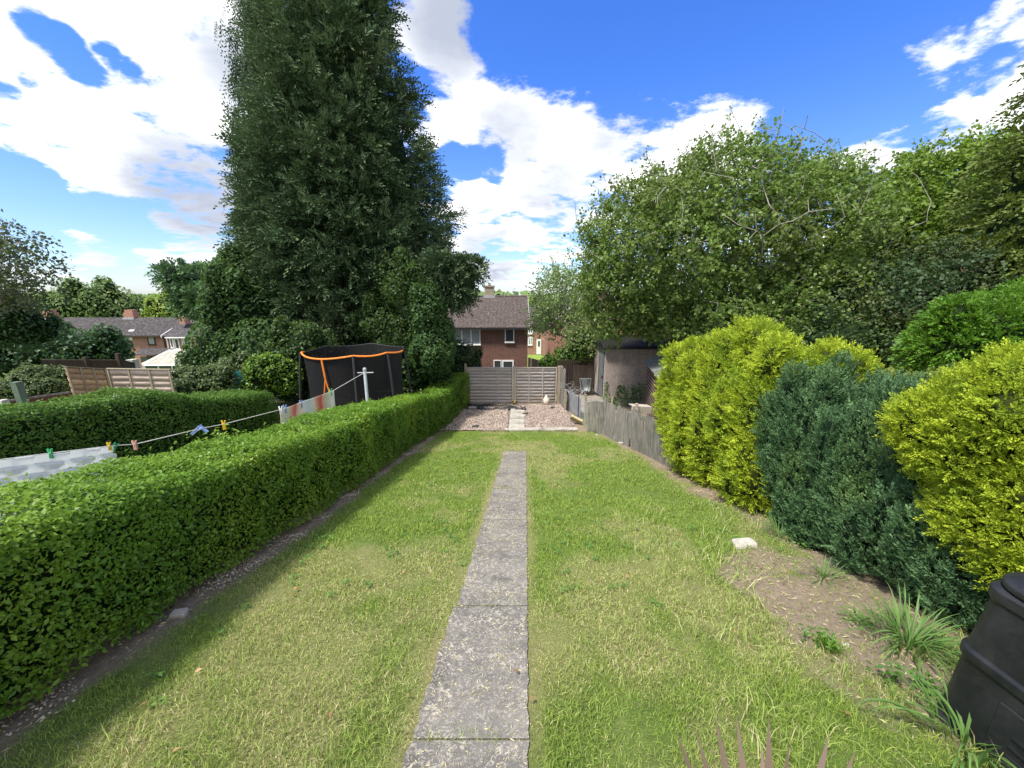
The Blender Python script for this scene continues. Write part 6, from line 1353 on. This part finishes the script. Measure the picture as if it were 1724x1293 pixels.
# ------------------------------------------------------------------ trampoline
m, T = newmat('net'); o = obj(T)
p_ = princ(T, (0.012, 0.012, 0.014), 0.8, .2); tr = T.n('ShaderNodeBsdfTransparent'); mx = T.n('ShaderNodeMixShader'); mx.inputs[0].default_value = 0.16; T.l(p_, mx.inputs[1]); T.l(tr.outputs[0], mx.inputs[2]); finish(T, mx.outputs[0])
plain('black_foam', (0.025, 0.027, 0.03), .6)
tcx, tcy, trr = -5.0, 12.2, 1.52; tg_ = float(gz(0, tcy)); ztop = .22; zmat = tg_ + .62
tp = empty('trampoline', (tcx, tcy, tg_), 'round trampoline with black safety net and orange padded top rail', 'trampoline')
def TR(a, r, z): return np.array([tcx + r * math.sin(a), tcy - r * math.cos(a), z])
poles = [R(q) for q in (-62, 20, 58, 118, 180, -122)]
for a in poles:
    mb = MB(); mb.tube([TR(a, trr + .12, tg_), TR(a, trr + .16, zmat), TR(a, trr + .15, zmat + .9), TR(a, trr + .07, ztop - .5), TR(a, trr, ztop)], .034, 8); part(mb, 'pole', 'black_foam', tp)
def rimz(a):
    ds = sorted(abs((a - q + math.pi) % (2 * math.pi) - math.pi) for q in poles); g = ds[0] / (ds[0] + ds[1] + 1e-6); return ztop - .09 * math.sin(math.pi * min(.5, g)) * min(1.0, (ds[0] + ds[1]) / R(80))
K = 96; V = []; F = []
for k in range(K):
    a = 2 * math.pi * k / K
    for j in range(9): t = j / 8; V.append(TR(a, (trr - .06) * (1 - .04 * math.sin(math.pi * t)) + .01 * math.sin(a * 9), zmat + .02 + (rimz(a) - zmat - .03) * t))
for k in range(K):
    for j in range(8): F.append((k * 9 + j, ((k + 1) % K) * 9 + j, ((k + 1) % K) * 9 + j + 1, k * 9 + j + 1))
mk('safety_net', np.array(V), np.array(F), MATS['net'], tp, smooth=True)
mb = MB(); mb.tube([TR(R(q), trr - .03, rimz(R(q))) for q in range(-78, 96, 3)], .027, 7); part(mb, 'padded_rail', 'orange_pad', tp)
mb = MB(); mb.tube([TR(R(q), trr - .03, rimz(R(q))) for q in range(96, 283, 4)], .016, 7); part(mb, 'top_hoop', 'black_foam', tp)
mb = MB(); a0 = R(-14); P = [TR(a0, trr - .02, rimz(a0)), TR(a0 + .03, trr - .03, rimz(a0) - .55)]; mb.tube(P, .026, 6); mb.tube([P[1], TR(a0 - .07, trr - .04, rimz(a0) - 1.3)], .018, 6); mb.tube([P[1], TR(a0 + .14, trr - .04, rimz(a0) - 1.4)], .018, 6); part(mb, 'entrance_strap', 'orange_pad', tp)
mb = MB(); mb.lathe([(trr - .25, 0), (trr + .03, 0), (trr + .06, .02), (trr + .03, .04), (trr - .25, .035)], (tcx, tcy, zmat - .02), 48); part(mb, 'frame_pad', 'grey_sheet', tp)
mb = MB(); mb.lathe([(.01, 0), (trr - .26, 0.0), (trr - .26, .01), (.01, .01)], (tcx, tcy, zmat), 48); part(mb, 'jumping_mat', 'black_plastic', tp)
for a in (-40, 40, 140, -140): mb = MB(); a = R(a); mb.tube([TR(a, trr, zmat - .03), TR(a - .15, trr, tg_ + .03), TR(a + .15, trr, tg_ + .03), TR(a + .02, trr, zmat - .03)], .025, 7); part(mb, 'leg', 'galvanised', tp)
# ------------------------------------------------------------------ washing line
plain('post_blue', (0.50, 0.55, 0.60), .45, .5)
pb = G(-4.0, 10.3); pt_ = at(612, 624, 10.3); pole = empty('washing_line_post', pb, 'pale blue-grey metal washing line post in front of the trampoline', 'post')
mb = MB(); mb.tube([pb - [0, 0, .1], (pb[0] + .0, 10.3, pt_[2])], .042, 12); part(mb, 'shaft', 'post_blue', pole, smooth=False)
mb = MB(); mb.lathe([(.048, 0), (.048, .05), (.03, .08)], (pb[0], 10.3, pt_[2] + .001), 12); mb.tube([(pb[0] - .2, 10.3, pt_[2] - .06), (pb[0] + .24, 10.28, pt_[2] - .05)], .016, 6); part(mb, 'crossbar', 'lead', pole)
LP = [np.array([-4.02, 10.25, pt_[2] - .06])]
def LX(y): return -4.1 - .35 * (10.3 - y) / 7.3
def on_line(px, py):
    # point of the line seen at px: solve along the line's vertical plane
    lo, hi = .5, 60
    r = ray(px, py)
    for _ in range(60):
        t = (lo + hi) / 2; p = np.array([0, 0, EYE]) + r * t
        if p[0] < LX(p[1]): hi = t
        else: lo = t
    return p
knots = [on_line(*q) for q in ((562, 657), (516, 676), (471, 690), (377, 714), (336, 722), (227, 748), (194, 750), (85, 763), (0, 774))]
LP += knots; e = knots[-1] + (knots[-1] - knots[-2]) * 1.2 + [0, 0, .1]; LP.append(e); LP.append(np.array([e[0] - .1, .2, e[2] + .5]))
plain('line_rope', (0.72, 0.70, 0.62), .7)
mb = MB(); mb.tube(LP, .0055, 6); wl_ = mb.build('washing_line', MATS['line_rope']); tag(wl_, 'thin white washing line stretching from the post across the left of the garden', 'washing line')
def cloth(name, p0, p1, drop, mat, label, cat, wave=.012, n=40, pat=None, folds=3.0, skew=0.0, m_=24):
    p0 = np.array(p0); p1 = np.array(p1); e = p1 - p0; nn = np.array([-e[1], e[0], 0]); nn /= np.linalg.norm(nn); V = []
    for i in range(n + 1):
        t = i / n
        for j in range(m_ + 1):
            s = j / m_; q = p0 + e * t; q = q + nn * (wave * (0.2 + s) * math.sin(folds * 6.28 * t + s * 2) + (pat(t, s) if pat else 0)) + np.array([0, 0, -drop * s - .03 * math.sin(3.14 * t * 4) * 0.1]) + e * skew * s
            V.append(q)
    V = np.array(V); i = np.arange((n + 1) * (m_ + 1)).reshape(n + 1, m_ + 1); F = np.stack([i[:-1, :-1], i[1:, :-1], i[1:, 1:], i[:-1, 1:]], -1).reshape(-1, 4)
    o = mk(name, V, F, MATS[mat], smooth=True); uvn = np.array([(a, b) for a in np.linspace(0, 1, n + 1) for b in np.linspace(0, 1, m_ + 1)])
    at_ = o.data.attributes.new('along', 'FLOAT', 'POINT'); at_.data.foreach_set('value', uvn[:, 0].astype(np.float32))
    so = o.modifiers.new('solid', 'SOLIDIFY'); so.thickness = .006
    return tag(o, label, cat)
m, T = newmat('white_cloth'); o = obj(T); cl = T.mix(T.noise(o, 3, 3), (0.82, 0.84, 0.85), (0.90, 0.91, 0.92)); pp = princ(T, cl, .9, .1, 0, bump(T, T.noise(o, 300, 2), .2, .002)); tr = T.n('ShaderNodeBsdfTranslucent'); tr.inputs[0].default_value = (.85, .87, .88, 1); mx = T.n('ShaderNodeMixShader'); mx.inputs[0].default_value = .48; T.l(pp, mx.inputs[1]); T.l(tr.outputs[0], mx.inputs[2]); finish(T, mx.outputs[0])
m, T = newmat('striped_cloth'); a = T.n('ShaderNodeAttribute', attribute_name='along').outputs['Fac']; cr_ = T.n('ShaderNodeValToRGB'); T.l(T.m('ADD', a, T.mr(T.noise(obj(T), 2.5, 4), .3, .7, -.025, .025)), cr_.inputs[0])
cols = [(0, (.74, .70, .60)), (.10, (.62, .66, .55)), (.17, (.72, .45, .30)), (.22, (.60, .20, .16)), (.27, (.74, .62, .50)), (.36, (.78, .74, .66)), (.46, (.60, .68, .70)), (.55, (.76, .72, .60)), (.62, (.66, .40, .25)), (.69, (.62, .16, .12)), (.74, (.74, .50, .38)), (.83, (.58, .66, .50)), (.92, (.80, .76, .66)), (1, (.82, .80, .74))]
el_ = cr_.color_ramp.elements; el_[0].position = 0; el_[0].color = (*cols[0][1], 1); el_[1].position = 1; el_[1].color = (*cols[-1][1], 1)
for q, c in cols[1:-1]: ee = el_.new(q); ee.color = (*c, 1)
pp = princ(T, cr_.outputs[0], .9, .1); tr = T.n('ShaderNodeBsdfTranslucent'); T.l(cr_.outputs[0], tr.inputs[0]); mx = T.n('ShaderNodeMixShader'); mx.inputs[0].default_value = .35; T.l(pp, mx.inputs[1]); T.l(tr.outputs[0], mx.inputs[2]); finish(T, mx.outputs[0])
def quilt(t, s):
    r_ = s * 9; k = math.floor(r_); u = t * 9 + (.5 if k % 2 else 0); f = r_ - k; return 0.034 * (f ** 1.6) * (1 if math.sin(6.283 * u * .5 + 2.2 * k) > -2 else 0) + .012 * math.tanh(4 * math.sin(3.14159 * u))
e2 = knots[-1] + (knots[-1] - knots[-2]) * .9
cloth('white_blanket', e2, knots[6] + [0, -.02, 0], .85, 'white_cloth', 'white quilted blanket hanging on the washing line at the left edge', 'blanket', pat=quilt, n=150, wave=.01, m_=72)
cloth('striped_towel', knots[2], knots[0], .95, 'striped_cloth', 'towel with faded red, orange and green stripes hanging before the trampoline', 'towel', wave=.02, folds=3.5, skew=-.03)
gp = 'clothes pegs on the washing line'
def peg(p, mat, label, s=1.0, yaw=None, tilt=0.0):
    yaw = 0.2 if yaw is None else yaw; root = empty('clothes_peg', p, label, 'clothes peg', gp); M = rotz(yaw) @ roty(tilt)
    for sgn in (-1, 1):
        mb = MB(); V = []
        for z_, o_, w_ in ((.030, .009, .012), (0, .002, .011), (-.045, .003, .010)):
            for dy in (-.006, .006):
                for dx in (0, 1): V.append(np.array(p) + s * (M @ np.array([sgn * (o_ + dx * .006), dy * 1.4, z_])))
        F = [(0, 1, 3, 2)] + [(4 * i + a, 4 * i + b, 4 * i + 4 + b, 4 * i + 4 + a) for i in (0, 1) for a, b in ((0, 1), (1, 3), (3, 2), (2, 0))] + [(8, 10, 11, 9)]
        mb.add(V, F); part(mb, 'jaw', mat, root)
    mb = MB(); q = np.array(p) + s * (M @ np.array([0, 0, .004])); mb.tube([q - M @ np.array([.012 * s, 0, 0]), q + M @ np.array([.012 * s, 0, 0])], .005 * s, 6); part(mb, 'spring', 'galvanised', root)
peg(on_line(85, 762), 'green_plastic', 'bright green peg on the white blanket', 1.25)
peg(on_line(184, 750), 'yellow_plastic', 'yellow peg at the right corner of the white blanket', 1.2)
peg(on_line(194, 751), 'green_dark_plastic', 'dark green peg tilted beside the yellow one at the blanket corner', 1.3, tilt=.5)
peg(on_line(227, 748), 'pink_plastic', 'pale pink peg on the bare line right of the blanket', 1.5)
peg(on_line(331, 724), 'blue_plastic', 'larger pale blue peg, left of the pair in the middle of the line', 2.0, tilt=.9)
peg(on_line(341, 721), 'blue_plastic', 'smaller pale blue peg, right of the pair in the middle of the line', 1.8, tilt=-.7)
peg(on_line(377, 714), 'yellow_plastic', 'yellow peg alone on the line above the young shoots', 1.9)
peg(on_line(473, 690), 'upvc', 'white peg at the left corner of the striped towel', 2.2); peg(on_line(480, 687), 'blue_plastic', 'pale blue peg next to the left corner of the striped towel', 2.0)
peg(on_line(507, 679), 'blue_plastic', 'light blue peg in the middle of the striped towel', 2.0); peg(on_line(557, 659), 'green_plastic', 'green peg at the right corner of the striped towel', 2.2)

# ------------------------------------------------------------------ left garden fences
lf = empty('lap_fence', at(150, 690, 10.0), 'warm brown lap fence panel standing at an angle beside the pale one', 'fence panel')
a = at(113, 618, 9.6); b = at(180, 622, 10.6); hb = 1.75; lap_panel(lf, (a[0], a[1], a[2] - hb), (b[0], b[1], b[2] - hb), hb, 'wood_warm_h', 12, 3, dz=-.04, fm='wood_post')
lf = empty('lap_fence', at(235, 690, 10.7), 'pale pinkish lap fence panel behind the second hedge', 'fence panel')
a = at(181, 621, 10.7); b = at(287, 622.5, 10.9); lap_panel(lf, (a[0], a[1], a[2] - hb), (b[0], b[1], b[2] - hb), hb, 'wood_pale_h', 11, 3, fm='wood_post')
def pst(px, py, Y, s, mat, label, h=None, lean=(0, 0), name='fence_post', cat='post'):
    t = at(px, py, Y); g = float(gz(t[0], Y)); h = t[2] - g; return tag(post(None, (t[0] - lean[0] * h, Y - lean[1] * h, g), h, s, mat, lean, name=name), label, cat)
pst(293, 656, 11.1, .16, 'concrete', 'pale post at the right end of the pale lap panel'); pst(27, 643, 8.2, .13, 'green_paint', 'green painted post leaning left behind the second hedge', lean=(-.06, 0))
pst(4, 673, 7.9, .12, 'concrete', 'white concrete post at the left edge of the picture'); pst(180, 667, 9.0, .13, 'concrete', 'short concrete post in the low rail fence below the lap panels')
pst(222, 605, 22, .4, 'concrete', 'squat pale post in front of the conservatory')
lr = empty('rail_fence', at(120, 690, 8.4), 'low fence with grey top rail rising to the right in front of the lap panels', 'fence'); a = at(38, 708, 7.5); b = at(212, 667, 9.6); mb = MB(); mb.plate([a, b, b + [0, 0, .07], a + [0, 0, .07]], (.05, .06, 0)); part(mb, 'rail', 'concrete', lr)
mb = MB(); mb.plate([a + [.01, .02, -1.2], b + [.01, .02, -1.2], b + [.01, .02, -.002], a + [.01, .02, -.002]], (.02, .02, 0)); part(mb, 'boards', 'wood_post', lr)
rf_ = empty('red_fence', at(60, 690, 8.3), 'low red-brown board fence at the far left', 'fence'); a = at(12, 677, 8.2); b = at(118, 662, 9.3); K = 15
mb = MB()
for k in range(K): p = a + (b - a) * k / K; q = a + (b - a) * (k + .94) / K; mb.plate([p - [0, 0, 1.4], q - [0, 0, 1.4], q, p], (.01, .02, 0))
part(mb, 'boards', 'wood_red', rf_); mb = MB(); mb.plate([a + [0, -.01, .001], b + [0, -.01, .001], b + [0, -.01, .045], a + [0, -.01, .045]], (.0, .05, 0)); part(mb, 'rail', 'wood_grey', rf_)
dk = empty('dark_fence', at(120, 640, 14), 'dark brown fence behind the grey shrub and the lap panels', 'fence'); a = at(70, 609, 13.5); b = at(204, 609, 15.5); c = at(225, 614, 17); mb = MB()
for p, q in ((a, b), (b, c)): mb.plate([p - [0, 0, 2.0], q - [0, 0, 2.0], q, p], (.02, .04, 0)); mb.plate([p + [0, -.02, .002], q + [0, -.02, .002], q + [0, -.02, .07], p + [0, -.02, .07]], (0, .1, 0))
part(mb, 'boards', 'wood_dark', dk)
for t in (0.55, 1.0): p = a + (b - a) * t; post(dk, p - [0, .06, 2.0], 2.0 + .35 * t, .14, 'wood_dark')
gbd = empty('grey_board', at(322, 665, 11.4), 'weathered grey board panel right of the pale lap panel', 'fence panel'); a = at(303, 651, 11.3); b = at(341, 652, 11.6)
lap_panel(gbd, (a[0], a[1], a[2] - 1.3), (b[0], b[1], b[2] - 1.3), 1.3, 'wood_grey_h', 5, 2, cap=False)
th_ = empty('teal_hut', at(403, 655, 12.3), 'small teal playhouse mostly hidden by leafy shrubs', 'playhouse'); a = at(384, 643, 12.2); b = at(428, 641, 12.6); g = float(gz(0, 12.4)); mb = MB(); mb.box2((a[0], a[1], g), (b[0], a[1] + 1.0, a[2])); part(mb, 'wall', 'teal', th_)
mb = MB(); zm = a[2] + .35; xm = (a[0] + b[0]) / 2; mb.plate([(a[0] - .08, a[1] - .08, a[2] - .03), (b[0] + .08, a[1] - .08, a[2] - .03), (xm, a[1] - .08, zm)], (0, 1.15, 0)); part(mb, 'roof', 'teal', th_)
mb = MB()
for k in range(1, 6): x = a[0] + (b[0] - a[0]) * k / 6; mb.box2((x - .012, a[1] - .012, g), (x + .012, a[1] - .001, a[2] - .05))
part(mb, 'cover_strip', 'teal', th_)
